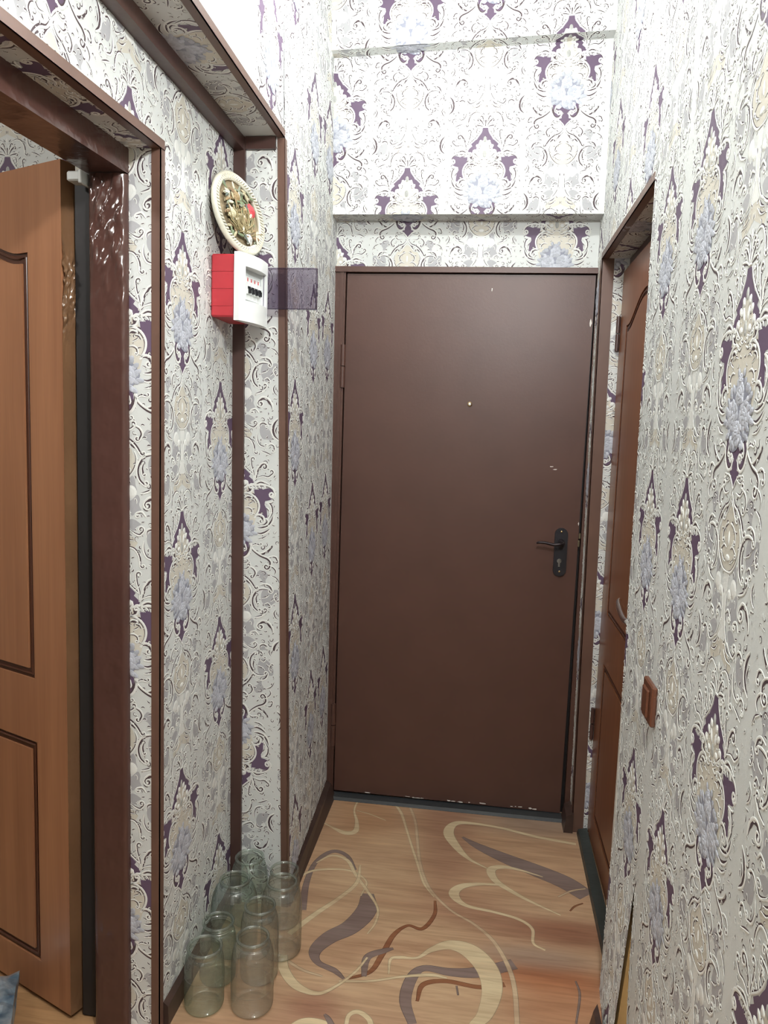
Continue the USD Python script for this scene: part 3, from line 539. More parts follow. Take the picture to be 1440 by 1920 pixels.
paper(wl, [(XS, .5, ZH(.5) - .0005), (XS, Y1, ZH(Y1) - .0005), (XN, Y1, ZH(Y1) - .0005), (XN, .5, ZH(.5) - .0005)], (.5, Y1, 1.94, 2.01), [(-9, 9, ((1.02, 2.12), (1.285, 2.08), (1.55, 2.03), (.755, 2.0)))], side=(-.72, 1.2, 1.0))

# end wall with its two beams
we = thing('wall_back', 'end wall over the steel door in damask wallpaper with two stepped beams', 'wall', kind='structure')
XA, XB = -.66, .46
obj('plaster', [bx(XA, XB, YE, YE + .12, 2.045, 2.25), bx(XA, XB, YB, YE + .12, 2.205, 2.765), bx(XA, XB, YB2 + .004, YE + .12, 2.785, H), bx(XA, -.575, YE + .03, YE + .15, 0, 2.06), bx(.37, .52, YE + .03, YE + .15, 0, 2.06)], M['plaster'], we)
ZB, ZB2 = 2.205, 2.755
paper(we, [(XA, YE, 2.03), (XB, YE, 2.03), (XB, YE, ZB), (XA, YE, ZB)], (XA, XB, 2.03, ZB), roll_end_low)
paper(we, [(XA, YB, ZB), (XB, YB, ZB), (XB, YB, ZB2 + .02), (XA, YB, ZB2 + .02)], (XA, XB, ZB, ZB2 + .02), roll_end)
paper(we, [(XA, YB2, ZB2 - .022), (XB, YB2, ZB2 + .022), (XB, YB2, H), (XA, YB2, H)], (XA, XB, ZB2, H), roll_end)
paper(we, [(XA, YB - .0005, ZB), (XB, YB - .0005, ZB), (XB, YE, ZB - .0005), (XA, YE, ZB - .0005)], (XA, XB, 2.205, 2.30), [(lo, hi, tuple((a, b + .098) for a, b in c)) for lo, hi, c in roll_end])
paper(we, [(XA, YB, ZB2 - .026), (XB, YB, ZB2 + .018), (XB, YB2, ZB2 + .022), (XA, YB2, ZB2 - .022)], (XA, XB, 2.745, 2.79), roll_end)

# right wall with the doorway
wr = thing('wall_right', 'right hallway wall in damask wallpaper beside the wooden door', 'wall', kind='structure')
def rslab(fx, ya, yb, za, zb, d=.17): return slab([(fx(za) + .003, ya, za), (fx(za) + .003, yb, za), (fx(zb) + .003, yb, zb), (fx(zb) + .003, ya, zb)], (d, 0, 0))
obj('plaster', [rslab(XR, -3.3, 1.63, 0, .47), rslab(XR, 1.63, YO, .47, H), rslab(XR, -3.3, 1.63, .47, H), slab([(XR(0) + .035, 1.63, 0), (XR(0) + .035, YO, 0), (XR(.47) + .03, YO, .47), (XR(.47) + .03, 1.63, .47)], (.12, 0, 0)), rslab(XR, YO, YE + .02, ZO, H), rslab(XR2, YF, YE + .02, 0, ZO)], M['plaster'], wr)
def rwq(fx, ya, yb, za, zb): return [(fx(za) - .0004, ya, za), (fx(za) - .0004, yb, za), (fx(zb) - .0004, yb, zb), (fx(zb) - .0004, ya, zb)]
TZ, TY = .462, 1.640
paper(wr, rwq(XR, .78, YO, TZ, H), (.78, YO, TZ, H), roll_right)
paper(wr, rwq(XR, .95, TY, 0, TZ), (.95, TY, 0, TZ), roll_right)
paper(wr, rwq(XR, YO, YE, ZO, H), (YO, YE, ZO, H), roll_right)
paper(wr, rwq(XR2, YF, YE, 0, ZO), (YF, YE, 0, ZO), [(-9, 9, ((2.80, 1.5), (2.62, 1.2)))])
paper(wr, [(XR2(0) + .0385, YF - .0006, 0), (.470, YF - .0006, 0), (.470, YF - .0006, ZO), (XR2(ZO) + .0385, YF - .0006, ZO)], (.4165, .470, 0, ZO), [(-9, 9, ((.40, 1.64), (.14, 1.3)))])
paper(wr, [(XR(ZO), YO, ZO - .0006), (XR(ZO), YF, ZO - .0006), (.470, YF, ZO - .0006), (.470, YO, ZO - .0006)], (YO, YF, 2.3, 2.4), [(-9, 9, ((2.05, 2.4), (2.32, 2.55), (2.58, 2.4)))], side=(.4, 2.3, 1.0))
# the loose end of paper below: it flares off the wall and shows the tan board edge
flap = [(.345, 1.648, 0), (.3665, YO, 0), (XR(TZ) - .0008, YO, TZ), (XR(TZ) - .0008, TY, TZ)]
paper(wr, flap, (TY, YO, 0, TZ), roll_right, name='loose_wallpaper_flap')
obj('board_edge', [hexa([(.3515, 1.652, 0), (.3800, YO - .006, 0), (.3900, YO - .006, 0), (.3780, 1.618, 0), (XR(TZ) + .009, TY + .004, TZ - .004), (XR(TZ) + .012, YO - .006, TZ - .004), (XR(TZ) + .016, YO - .006, TZ - .004), (XR(TZ) + .014, TY, TZ - .004)])], M['tan'], wr, label='tan fibreboard edge bared by the torn wallpaper')
obj('reveal_lining', [bx(.372, .47, YO - .02, YO, 0, ZO)], M['plaster'], wr)

# the parts of the building out of the picture: the room behind, the lintel, outer walls
obj('wall_front', [bx(-.9, .6, -1.9, -1.8, 0, H), bx(-3.2, -.8, -3.7, -3.6, 0, H)], M['ceiling'], label='plain wall behind the camera', category='wall', kind='structure')
sr = thing('wall_side_room', 'papered wall of the side room seen over the open door', 'wall', kind='structure')
obj('plaster', [bx(-3.2, XN - .17, 2.22, 2.32, 0, H), bx(-3.2, -3.1, -3.6, 2.32, 0, H)], M['plaster'], sr)
paper(sr, [(-1.8, 2.2195, 1.8), (XN - .17, 2.2195, 1.8), (XN - .17, 2.2195, 2.75), (-1.8, 2.2195, 2.75)], (-1.8, XN - .17, 1.8, 2.75), [(-9, -1.342, ((-1.737, 2.55), (-1.472, 2.23))), (-1.342, 9, ((-1.207, 2.358), (-0.942, 2.038)))], side=(-1.5, 0, 2))

# ------------------------------------------------------------------ trims
def angle(a, b, u, v, w=.020, t=.0022):
    """an L shaped cover strip along a-b with legs along the unit vectors u and v"""
    u, v = np.array(u, float), np.array(v, float); a, b = np.array(a, float), np.array(b, float)
    return [bar(a, b, u * w, v * t), bar(a, b, u * t, v * w)]
TB = M['brown_light']
k = .0026
def corner_l(z): return V(XL0(YN_(z), z) + k, YN_(z) - k, z)
obj('trim_1', angle(corner_l(0), corner_l(ZS - .004), (-1, 0, 0), (0, 1, 0), .021), TB, label='brown corner strip up the outer edge of the left recess', category='trim', kind='structure')
obj('trim_2', angle((xh + k, .3, ZS - k), (xh + k, YN - .002, ZS - k), (-1, 0, 0), (0, 0, 1), .020), TB, label='brown strip along the top edge of the left recess', category='trim', kind='structure')
ti = thing('trim_3', 'dark brown lath lining the inner corners of the left recess', 'trim', kind='structure')
obj('upright_lath', [hexa([(XN + .001, YN_(0) - .013, 0), (XN + .033, YN_(0) - .012, 0), (XN + .033, YN_(0), 0), (XN + .001, YN_(0), 0), (XN + .001, YN_(ZS) - .013, ZS - .003), (XN + .033, YN_(ZS) - .012, ZS - .003), (XN + .033, YN_(ZS), ZS - .003), (XN + .001, YN_(ZS), ZS - .003)])], M['brown'], ti)
obj('head_lath', [slab([(XN + .001, .3, ZS - .036), (XN + .001, YN + .04, ZS - .036), (XN + .030, YN + .04, ZS - .036), (XN + .030, .3, ZS - .036)], (0, 0, .034))], M['brown'], ti)
obj('return_lath', [bx(XN + .034, XL0(YN, 2.2) - .022, YN_(2.19) - .012, YN_(2.19), ZS - .034, ZS - .002)], M['brown'], ti)
obj('trim_4', angle((XN + k, Y1 - k, 0), (XN + k, Y1 - k, ZH(Y1) - .001), (-1, 0, 0), (0, 1, 0), .021), TB, label='brown corner strip up the far side of the left doorway', category='trim', kind='structure')
obj('trim_5', angle((XN + k, .3, ZH(.3) - k), (XN + k, Y1 + .018, ZH(Y1 + .018) - k), (-1, 0, 0), (0, 0, 1), .021), TB, label='brown strip along the lintel of the left doorway', category='trim', kind='structure')
def fr(z): return V(XR2(z) - k, YF - k, z)
obj('trim_6', angle(fr(0), fr(ZO), (1, 0, 0), (0, 1, 0), .040), TB, label='brown corner strip up the far side of the right doorway', category='trim', kind='structure')
obj('trim_7', angle((XR(ZO) - k, YO, ZO - k), (XR(ZO) - k, YF + .012, ZO - k), (1, 0, 0), (0, 0, 1), .022), TB, label='brown strip along the lintel of the right doorway', category='trim', kind='structure')
# left door frame
dfr = thing('trim_8', 'glossy brown frame with paint runs in the left doorway', 'door frame', kind='structure')
def drip_panel(x0, x1, y, z0, z1, amp, seed, nu=20, nv=300, back=.05):
    """a painted face of a frame with real runs and sags of thick paint, closed behind"""
    import meshkit
    u, w = np.meshgrid(np.linspace(0, 1, nu), np.linspace(0, 1, nv)); zz = z0 + (z1 - z0) * w
    p = np.stack([u * 10, zz * 40, np.full_like(u, seed)], -1); d = meshkit.fbm(p, 3, seed)
    e = np.clip(np.minimum(u, 1 - u) / .12, 0, 1) ** .5
    dd = amp(zz) * (np.clip(d - .45, 0, 1) * 2.2) * e + .010 * np.sqrt(np.clip(np.minimum(u, 1 - u) / .10, 0, 1))
    P = np.stack([x0 + (x1 - x0) * u, y - dd, zz], -1).reshape(-1, 3); B = P.copy(); B[:, 1] = y + back
    i = (np.arange(nv - 1)[:, None] * nu + np.arange(nu - 1)[None]).ravel(); f = np.vstack([np.stack([i, i + 1, i + nu + 1], 1), np.stack([i, i + nu + 1, i + nu], 1)])
    n0 = len(P); F = [f, f[:, ::-1] + n0]
    edge = np.concatenate([np.arange(nu), np.arange(1, nv) * nu + nu - 1, (nv - 1) * nu + np.arange(nu - 2, -1, -1), np.arange(nv - 2, 0, -1) * nu]); e2 = np.roll(edge, -1)
    F += [np.stack([edge, edge + n0, e2 + n0], 1), np.stack([edge, e2 + n0, e2], 1)]
    return trimesh.Trimesh(np.vstack([P, B]), np.vstack(F), process=False)
amp_j = lambda z: 0.0015 + .010 * np.exp(-((z - 1.86) / .12) ** 2)
obj('jamb', drip_panel(XS - .088, XS + .0005, Y1 - .004, 0, ZH(Y1) - .055, amp_j, 3, back=.06), M['brown_drip'], dfr, smooth=40)
obj('head', slab([(XS - .088, .3, ZH(.3) - .052), (XS - .088, Y1 + .03, ZH(Y1) - .052), (XS, Y1 + .03, ZH(Y1) - .052), (XS, .3, ZH(.3) - .052)], (0, 0, .07)), M['brown_drip'], dfr)
obj('rebate', [bx(XS - .135, XS - .0885, Y1 + .022, Y1 + .056, 0, ZH(Y1) - .055)], M['dark'], dfr)

# ------------------------------------------------------------------ doors
def panel_leaf(W, HT, panels, t=.036):
    """moulded leaf: local a across, b up, c out of the visible face. returns (body, mouldings, panels)"""
    face = sbox(0, 0, W, HT); body = [extrude(face, t - .006)]
    body[0].apply_translation((0, 0, -t)); mold, inner = [], []
    hole = face
    for P in panels: hole = hole.difference(P)
    f = extrude(hole, .006); f.apply_translation((0, 0, -.006)); body.append(f)
    for P in panels:
        a = P; b = P.buffer(-.010, join_style=2); c_ = P.buffer(-.022, join_style=2)
        g = extrude(a.difference(c_), .0012); g.apply_translation((0, 0, -.006))
        r = np.asarray(b.exterior.coords)[:-1]; ring = np.vstack([r, r[:1], r[1:2]])
        mold.append(g); bead = tube(np.column_stack([ring, np.full(len(ring), -.0045)]), .0042, 8, False); mold.append(bead)
        p = extrude(c_.buffer(-.001, join_style=2), .0052); p.apply_translation((0, 0, -.006)); inner.append(p)
    return body, mold, inner
def arch_panel(a0, a1, b0, b1, rise, sh=.030):
    """rectangle with the eyebrow-arched top of moulded doors"""
    w = a1 - a0; top = []
    for u in np.linspace(0, 1, 33):
        k_ = 0 if u < .07 or u > .93 else (.5 - .5 * math.cos(2 * math.pi * (u - .07) / .86)) ** .75
        top.append((a1 - u * w, b1 + rise * k_))
    return Polygon([(a0, b0), (a1, b0)] + top)
# left door, standing open into the side room
d1 = thing('door_1', 'open wooden door with moulded panels in the left doorway', 'door', kind='structure')
A1 = V(-.930, 1.585, .012); n1 = V(.39, .92, 0) / np.hypot(.39, .92); e1 = V(-n1[1], n1[0], 0)
W1 = .80
P_up, P_lo = arch_panel(.117, W1 - .117, .818, 1.806, .072), sbox(.112, .098, W1 - .112, .662)
body, mold, inner = panel_leaf(W1, 1.990, [P_up, P_lo])
put1 = lambda ms: [frame_map(x, A1, e1, (0, 0, 1), -n1) for x in ms]
obj('leaf', put1(body), M['door_wood'], d1)
for i in (0, 1): obj('panel_moulding', put1(mold[2 * i:2 * i + 2]), M['door_wood_dark'], d1)
for x in inner: obj('panel', put1([x]), M['door_wood'], d1)
# painted hinge edge of the leaf, with sags
import meshkit
nu, nv = 16, 420
u_, w_ = np.meshgrid(np.linspace(0, 1, nu), np.linspace(0, 1, nv)); zz = .012 + 1.988 * w_
amp = .0006 + .011 * np.exp(-((zz - 1.73) / .085) ** 4); dd = amp * np.clip(meshkit.fbm(np.stack([u_ * 5, zz * 75, u_ * 0 + 5], -1), 3, 5) - .3, 0, 1) * 1.8 + .0012
Pe = A1 + n1 * (u_[..., None] * .0365 - .0002) - e1 * dd[..., None]; Pe[..., 2] = zz; Pe = Pe.reshape(-1, 3)
i = (np.arange(nv - 1)[:, None] * nu + np.arange(nu - 1)[None]).ravel()
obj('hinge_edge', (Pe, np.vstack([np.stack([i, i + 1, i + nu + 1], 1), np.stack([i, i + nu + 1, i + nu], 1)])), M['edge_drip'], d1, smooth=40, label='hinge edge with thick sagging paint')
hx = A1 + n1 * .046 - e1 * .006
for z in (1.74, .31):
    h = obj('hinge', [cyl((hx[0], hx[1], z - .055), (hx[0], hx[1], z - .002), .0058), cyl((hx[0], hx[1], z + .002), (hx[0], hx[1], z + .055), .0058)], M['hinge'] if z > 1 else M['brown'], d1)
obj('latch', [rbox(-.900, -.868, 1.556, 1.592, 1.948, 1.968, .003), rbox(-.872, -.864, 1.552, 1.592, 1.942, 1.970, .002)], M['grey_plastic'], d1, label='small white roller catch at the top corner')

# steel entrance door
d2 = thing('door_2', 'brown painted steel entrance door at the end of the hallway', 'door', kind='structure')
YD = YE - .006
leaf = hexa([(-.530, YD, .020), (.350, YD, .014), (.350, YD + .05, .014), (-.530, YD + .05, .020), (-.533, YD, 2.0165), (.3605, YD, 2.0165), (.3605, YD + .05, 2.0165), (-.533, YD + .05, 2.0165)])
obj('leaf', leaf, M['steel_brown'], d2)
obj('peephole', [frame_map(lathe([(0, 0), (.0085, 0), (.0085, .003), (.0055, .005), (.0055, .003), (0, .003)], 24), (-.063, YD, 1.552), (1, 0, 0), (0, 0, 1), (0, -1, 0))], M['brass'], d2)
obj('peephole_lens', [frame_map(trimesh.creation.icosphere(2, .0050), (-.063, YD - .003, 1.552), (1, 0, 0), (0, 0, 1), (0, -1, 0))], M['lens'], d2)
for z0, z1, x in ((1.60, 1.758, -.540), (.205, .375, -.540)):
    zm = (z0 + z1) / 2
    obj('hinge', [cyl((x, YD - .006, z0), (x, YD - .006, zm - .0015), .0095), cyl((x, YD - .006, zm + .0015), (x, YD - .006, z1), .0095)], M['steel_brown'], d2)
plate = LineString([(.2935, .955), (.2935, 1.088)]).buffer(.0235, 24)
pm = extrude(plate, .007); pm2 = extrude(plate.buffer(-.004), .0025); pm2.apply_translation((0, 0, .007))
obj('lock_plate', [frame_map(x, (0, YD, 0), (1, 0, 0), (0, 0, 1), (0, -1, 0)) for x in (pm, pm2)], M['black_metal'], d2, label='long black lock plate with rounded ends')
lev = catmull([(.294, YD - .008, 1.058), (.294, YD - .040, 1.058), (.286, YD - .052, 1.057), (.262, YD - .053, 1.055), (.235, YD - .052, 1.060), (.212, YD - .050, 1.060), (.203, YD - .047, 1.057)], 6)
obj('handle', [tube(lev, np.interp(np.linspace(0, 1, len(lev)), [0, .25, .5, .85, 1], [.0085, .0075, .0055, .0048, .0035]), 12), cyl((.294, YD - .009, 1.058), (.294, YD - .020, 1.058), .0135)], M['bronze'], d2, smooth=40, label='slim bronze lever handle')
cy = unary_union([LineString([(.2905, .984), (.2905, .970)]).buffer(.0050, 12), sbox(.284, .975, .297, .993)]).buffer(.001)
cyl_poly = unary_union([sbox(.2868, .968, .2942, .988), Polygon([(.2905 + .0085 * math.cos(a), .990 + .0085 * math.sin(a)) for a in np.linspace(0, 6.28, 25)[:-1]])])
cm = extrude(cyl_poly, .0115); obj('key_cylinder', [frame_map(cm, (0, YD, 0), (1, 0, 0), (0, 0, 1), (0, -1, 0))], M['chrome'], d2)
for z in (1.098, .950): obj('screw', [frame_map(lathe([(0, 0), (.004, 0), (.0035, .0018), (0, .0028)], 14), (.2932, YD - .0095, z), (1, 0, 0), (0, 0, 1), (0, -1, 0))], M['brass'], d2)
obj('latch_bolt', [bx(.3565, .3625, YD - .004, YD + .01, 1.075, 1.095), bx(.354, .3605, YD - .003, YD + .01, 1.045, 1.068)], M['hinge'], d2)
chips = []
for x, z, w, h_ in ((-.002, 1.963, .003, .011), (.352, 1.85, .006, .020), (.353, 1.13, .003, .012), (.245, 1.335, .009, .003), (.258, 1.325, .012, .003)) + tuple((x, .0215 + .002 * math.sin(40 * x), rng.uniform(.005, .022), rng.uniform(.002, .005)) for x in rng.uniform(-.40, .33, 16)):
    a = np.linspace(0, 6.28, 9)[:-1]; rr = 1 + .35 * rng.uniform(-1, 1, 8)
    c = extrude(Polygon(np.column_stack([x + w * rr * np.cos(a) * .6, z + h_ * rr * np.sin(a) * .6])), .0006); chips.append(frame_map(c, (0, YD, 0), (1, 0, 0), (0, 0, 1), (0, -1, 0)))
obj('paint_chip', chips, M['chip'], d2, kind='stuff', label='pale chips where the brown paint has flaked')
f2 = thing('trim_9', 'brown painted frame around the steel entrance door', 'door frame', kind='structure')
obj('stile', [hexa([(-.575, YE - .012, 0), (-.5345, YE - .012, 0), (-.5345, YE + .05, 0), (-.575, YE + .05, 0), (-.585, YE - .012, 2.036), (-.5375, YE - .012, 2.036), (-.5375, YE + .05, 2.036), (-.585, YE + .05, 2.036)]), bx(-.557, -.5445, YE - .0155, YE - .011, .02, 2.02)], M['steel_brown'], f2)
obj('stile', [bx(.3655, .40, YE - .006, YE + .05, 0, 2.036)], M['steel_brown'], f2)
obj('head', [bx(-.59, .42, YE - .020, YE + .05, 2.0205, 2.040)], M['steel_brown'], f2)
obj('rebate', [bx(-.5340, .366, YE + .03, YE + .06, 0, 2.04)], M['dark'], f2)
obj('trim_10', [hexa([(-.540, YE - .050, .0006), (.356, YE - .055, .0006), (.356, YE, .0006), (-.540, YE, .0006), (-.540, YE - .044, .012), (.356, YE - .049, .012), (.356, YE, .012), (-.540, YE, .012)])], M['sill'], label='dark metal sill below the steel door', category='door sill', kind='structure')

# right door
d3 = thing('door_3', 'closed reddish wooden door with moulded panels in the right doorway', 'door', kind='structure')
X3 = .438
W3 = .80
up3, lo3 = arch_panel(.115, W3 - .115, .825, 1.790, .072), sbox(.115, .098, W3 - .115, .655)
body, mold, inner = panel_leaf(W3, 1.985, [up3, lo3])
O3 = V(X3, YF - .004, .022)
put3 = lambda ms: [frame_map(x, O3, (0.0, -1, 0), (0, 0, 1), (-1, 0, 0)) for x in ms]
obj('leaf', put3(body), M['door_wood3'], d3)
for i in (0, 1): obj('panel_moulding', put3(mold[2 * i:2 * i + 2]), M['door_wood_dark'], d3)
for x in inner: obj('panel', put3([x]), M['door_wood3'], d3)
for z in (1.80, .42): obj('hinge', [cyl((X3 - .008, YF - .008, z - .058), (X3 - .008, YF - .008, z - .002), .0068), cyl((X3 - .008, YF - .008, z + .002), (X3 - .008, YF - .008, z + .058), .0068)], M['brown'], d3)
yh = 1.985
hb = catmull([(X3 - .006, yh, .975), (X3 - .040, yh, .975), (X3 - .052, yh + .008, .975), (X3 - .054, yh + .045, .976), (X3 - .053, yh + .100, .985), (X3 - .049, yh + .150, .992), (X3 - .044, yh + .172, .996)], 7)
obj('handle', [tube(hb, np.interp(np.linspace(0, 1, len(hb)), [0, .3, .7, 1], [.008, .0085, .0095, .0065]), 14), frame_map(lathe([(0, 0), (.024, 0), (.023, .006), (.012, .009), (0, .009)], 28), (X3 - .001, yh, .975), (0, 1, 0), (0, 0, 1), (-1, 0, 0))], M['chrome'], d3, smooth=40, label='chrome lever handle')
f3 = thing('trim_11', 'brown wooden frame of the right doorway', 'door frame', kind='structure')
obj('head', [bx(.456, .52, YO - .01, YF + .01, 2.012, 2.058)], M['brown'], f3)
obj('stile', [bx(.466, .52, YF, YF + .03, 0, 2.058)], M['brown'], f3)
obj('trim_12', [hexa([(.392, YO - .02, 0), (.428, YO - .02, 0), (.436, YF, 0), (.400, YF - .01, 0), (.396, YO - .02, .016), (.430, YO - .02, .020), (.437, YF, .020), (.404, YF - .01, .016)])], M['thresh'], label='worn dark green threshold strip under the right door', category='threshold', kind='structure')

# baseboards
bl = thing('baseboard_left', 'dark wooden skirting along the left wall and its recess', 'skirting', kind='structure')
obj('far_board', [hexa([(-.519, 2.108, .0005), (-.521, YE - .02, .0005), (-.56, YE - .02, .0005), (-.53, 2.108, .0005), (-.524, 2.108, .058), (-.540, YE - .02, .052), (-.562, YE - .02, .066), (-.532, 2.108, .066)])], M['base_wood'], bl)
obj('recess_board', [hexa([(XN + .015, Y1 + .022, .0005), (XN + .015, YN + .02, .0005), (XN + .001, YN + .02, .0005), (XN + .001, Y1 + .022, .0005), (XN + .013, Y1 + .022, .052), (XN + .013, YN + .02, .052), (XN + .001, YN + .02, .062), (XN + .001, Y1 + .022, .062)])], M['base_wood'], bl)
br = thing('baseboard_right', 'dark brown skirting ends along the right wall', 'skirting', kind='structure')
obj('near_board', [hexa([(.322, .9, .0005), (.322, 1.785, .0005), (.340, 1.81, .0005), (.362, .9, .0005), (.330, .9, .045), (.330, 1.780, .045), (.342, 1.80, .050), (.362, .9, .055)])], M['base_wood'], br)
obj('far_board', [hexa([(.352, YF - .015, .0005), (.352, YE - .02, .0005), (.385, YE - .02, .0005), (.385, YF - .015, .0005), (.360, YF - .015, .062), (.360, YE - .02, .062), (.385, YE - .02, .075), (.385, YF - .015, .075)])], M['base_wood'], br)

# ------------------------------------------------------------------ fuse box on the left wall
fb = thing('fuse_box', 'small fuse box, red sides and white cover, with smoked lid open', 'fuse box', (0, 0, 0))
yb0, yb1, zb0, zb1 = 1.880, 2.030, 1.716, 1.876
rb = rbox(XN + .0012, -.6405, yb0 + .004, yb1 - .006, zb0 + .003, zb1 - .002, .004)
obj('back_box', rb, M['red_box'], fb, label='red painted back box')
for z in (zb0 + .030, zb0 + .073, zb0 + .115): obj('seam', [bx(XN + .002, -.642, yb0 + .0028, yb0 + .0042, z, z + .0016)], M['red_box'], fb)
# bowed white cover with a window
cw, ch = yb1 - yb0 + .004, zb1 - zb0 + .008
ex, ez = V(.030, .153, 0), V(0, 0, 1); ex /= np.linalg.norm(ex); en = V(ex[1], -ex[0], 0)
oc = V(-.641, yb0 - .004, zb0 - .006)
win = (.024, .142, .052, .136)
pts_u = np.linspace(0, cw, 25)
bow = lambda u: .014 + .012 * math.sin(math.pi * u / cw)
def cover_quad(u0, u1, v0, v1):
    out = []
    us = [u0] + [u for u in pts_u if u0 + 1e-6 < u < u1 - 1e-6] + [u1]
    for a, b in zip(us[:-1], us[1:]):
        f = lambda u, v, c: oc + ex * u + ez * v + en * c
        out.append(hexa([f(a, v0, 0), f(b, v0, 0), f(b, v0, bow(b)), f(a, v0, bow(a)), f(a, v1, 0), f(b, v1, 0), f(b, v1, bow(b)), f(a, v1, bow(a))]))
    return out
cover = cover_quad(0, cw, 0, win[2]) + cover_quad(0, cw, win[3], ch) + cover_quad(0, win[0], win[2], win[3]) + cover_quad(win[1], cw, win[2], win[3])
obj('cover', cover, M['white_plastic'], fb, label='bowed white plastic cover')
F = lambda u0, u1, v0, v1, c0, c1: hexa([oc + ex * u + ez * v + en * c for c in (c0, c1) for u, v in ((u0, v0), (u1, v0), (u1, v1), (u0, v1))])
obj('back_plate', [F(win[0] - .002, win[1] + .002, win[2] - .002, win[3] + .002, -.001, .001)], M['grey_plastic'], fb)
for j in range(4):
    u0 = win[0] + .018 + j * .0185
    brk = obj('breaker', [F(u0, u0 + .0178, win[2] + .006, win[3] - .020, .001, .011), F(u0 + .001, u0 + .0168, win[2] + .020, win[3] - .034, .011, .015)], M['white_plastic'], fb)
    obj('toggle', [F(u0 + .005, u0 + .012, win[2] + .022, win[2] + .034, .015, .021), F(u0 + .002, u0 + .016, win[2] + .033, win[2] + .039, .0145, .0165)], M['black_plastic'], brk, label='black toggle')
    obj('print', [F(u0 + .006, u0 + .010, win[3] - .032, win[3] - .0255, .011, .0116), F(u0 + .004, u0 + .012, win[3] - .0245, win[3] - .0235, .011, .0116)], M['red_print'], brk, label='red printing')
lo_, li = V(-.6075, 2.034, 1.760), V(1, .01, 0)
ld = [bx(-.6065, -.4630, 2.0335, 2.0355, 1.761, 1.869), bx(-.6065, -.4630, 2.0220, 2.0340, 1.761, 1.763), bx(-.6065, -.4630, 2.0220, 2.0340, 1.867, 1.869), bx(-.6065, -.6040, 2.0120, 2.0340, 1.763, 1.867), bx(-.4655, -.4630, 2.0200, 2.0340, 1.763, 1.867), bx(-.4645, -.4605, 2.024, 2.030, 1.796, 1.806), bx(-.4645, -.4605, 2.024, 2.030, 1.818, 1.828)]
obj('lid', ld, M['smoked'], fb, label='smoked see-through lid, swung open')

# ------------------------------------------------------------------ dried-flower plate leaning above the fuse box
pt = thing('decorative_plate', 'round straw plate of dried flowers leaning above the fuse box', 'plate', (0, 0, 0))
pc = V(-.655, 1.950, 1.988); pn = V(.93, -.30, .21); pn /= np.linalg.norm(pn); pu = np.cross(V(0, 0, 1), pn); pu /= np.linalg.norm(pu); pv = np.cross(pn, pu)
PR = .099
pp = lambda ms: [frame_map(x, pc, pu, pv, pn) for x in ms]
obj('rim', pp([trimesh.creation.torus(PR, .0075, major_sections=60, minor_sections=12), trimesh.creation.torus(PR - .011, .0055, major_sections=60, minor_sections=10)]), M['straw'], pt, smooth=True, label='braided straw rim')
obj('dish', pp([lathe([(0, -.010), (PR * .7, -.010), (PR, -.004), (PR, 0), (PR * .72, -.006), (0, -.006)], 48)]), M['dish'], pt)
tw = []
for j in range(70):
    a = 2 * math.pi * j / 70; q0 = V(math.cos(a) * PR, math.sin(a) * PR, .006); q1 = V(math.cos(a + .10) * (PR - .012), math.sin(a + .10) * (PR - .012), .005)
    tw.append(tube([q0, (q0 + q1) / 2 + V(0, 0, .004), q1], .0024, 6))
obj('braid', pp(tw), M['straw'], pt, kind='stuff')
r = np.random.default_rng(5); stems = []
for j in range(90):
    a = r.uniform(.2, 2.9); l = r.uniform(.03, .085); q0 = V(r.uniform(-.03, .03), -.055, .0); q1 = q0 + V(math.cos(a) * l * .7, math.sin(a) * l, r.uniform(.004, .012))
    stems.append(tube([q0, (q0 + q1) / 2 + V(r.uniform(-.006, .006), 0, .005), q1], .0011, 5))
ms = trimesh.util.concatenate(pp(stems)); obj('stem', ms, M['tinted'], pt, color=np.tile(V(.30, .24, .12), (len(ms.vertices), 1)), kind='stuff', label='dried stalks')
def blossom(x, y, R, col, name, n=7, lab=None):
    ps = []
    for k_, (cnt, rr, s) in enumerate(((n, R * .62, R * .5), (max(4, n - 2), R * .3, R * .36))):
        for i_ in range(cnt):
            a = 2 * math.pi * i_ / cnt + k_ * .4; e = trimesh.creation.icosphere(1, 1.0); e.apply_scale((s, s * .62, s * .28)); e.apply_transform(trimesh.transformations.rotation_matrix(.5, (0, 1, 0))); e.apply_transform(trimesh.transformations.rotation_matrix(a, (0, 0, 1))); e.apply_translation((x + rr * math.cos(a), y + rr * math.sin(a), .006 + .004 * k_)); ps.append(e)
    m_ = trimesh.util.concatenate(pp(ps)); c = np.repeat(np.array([np.array(col) * r.uniform(.75, 1.2) for _ in ps]), len(ps[0].vertices), 0)
    obj(name, m_, M['tinted'], pt, smooth=True, color=c, label=lab)
blossom(.050, .018, .021, (.55, .06, .07), 'flower', 8, 'red dried flower'); blossom(-.036, -.010, .018, (.62, .56, .36), 'flower', 7, 'cream dried flower'); blossom(-.008, .040, .019, (.30, .21, .10), 'flower', 7, 'brown dried flower'); blossom(.018, .012, .014, (.40, .30, .15), 'flower', 6, 'tan dried flower'); blossom(-.045, .040, .013, (.66, .62, .48), 'flower', 6, 'pale dried flower')
blossom(.020, -.062, .016, (.74, .74, .70), 'flower', 6, 'white dried flower')
lv = []; lc = []
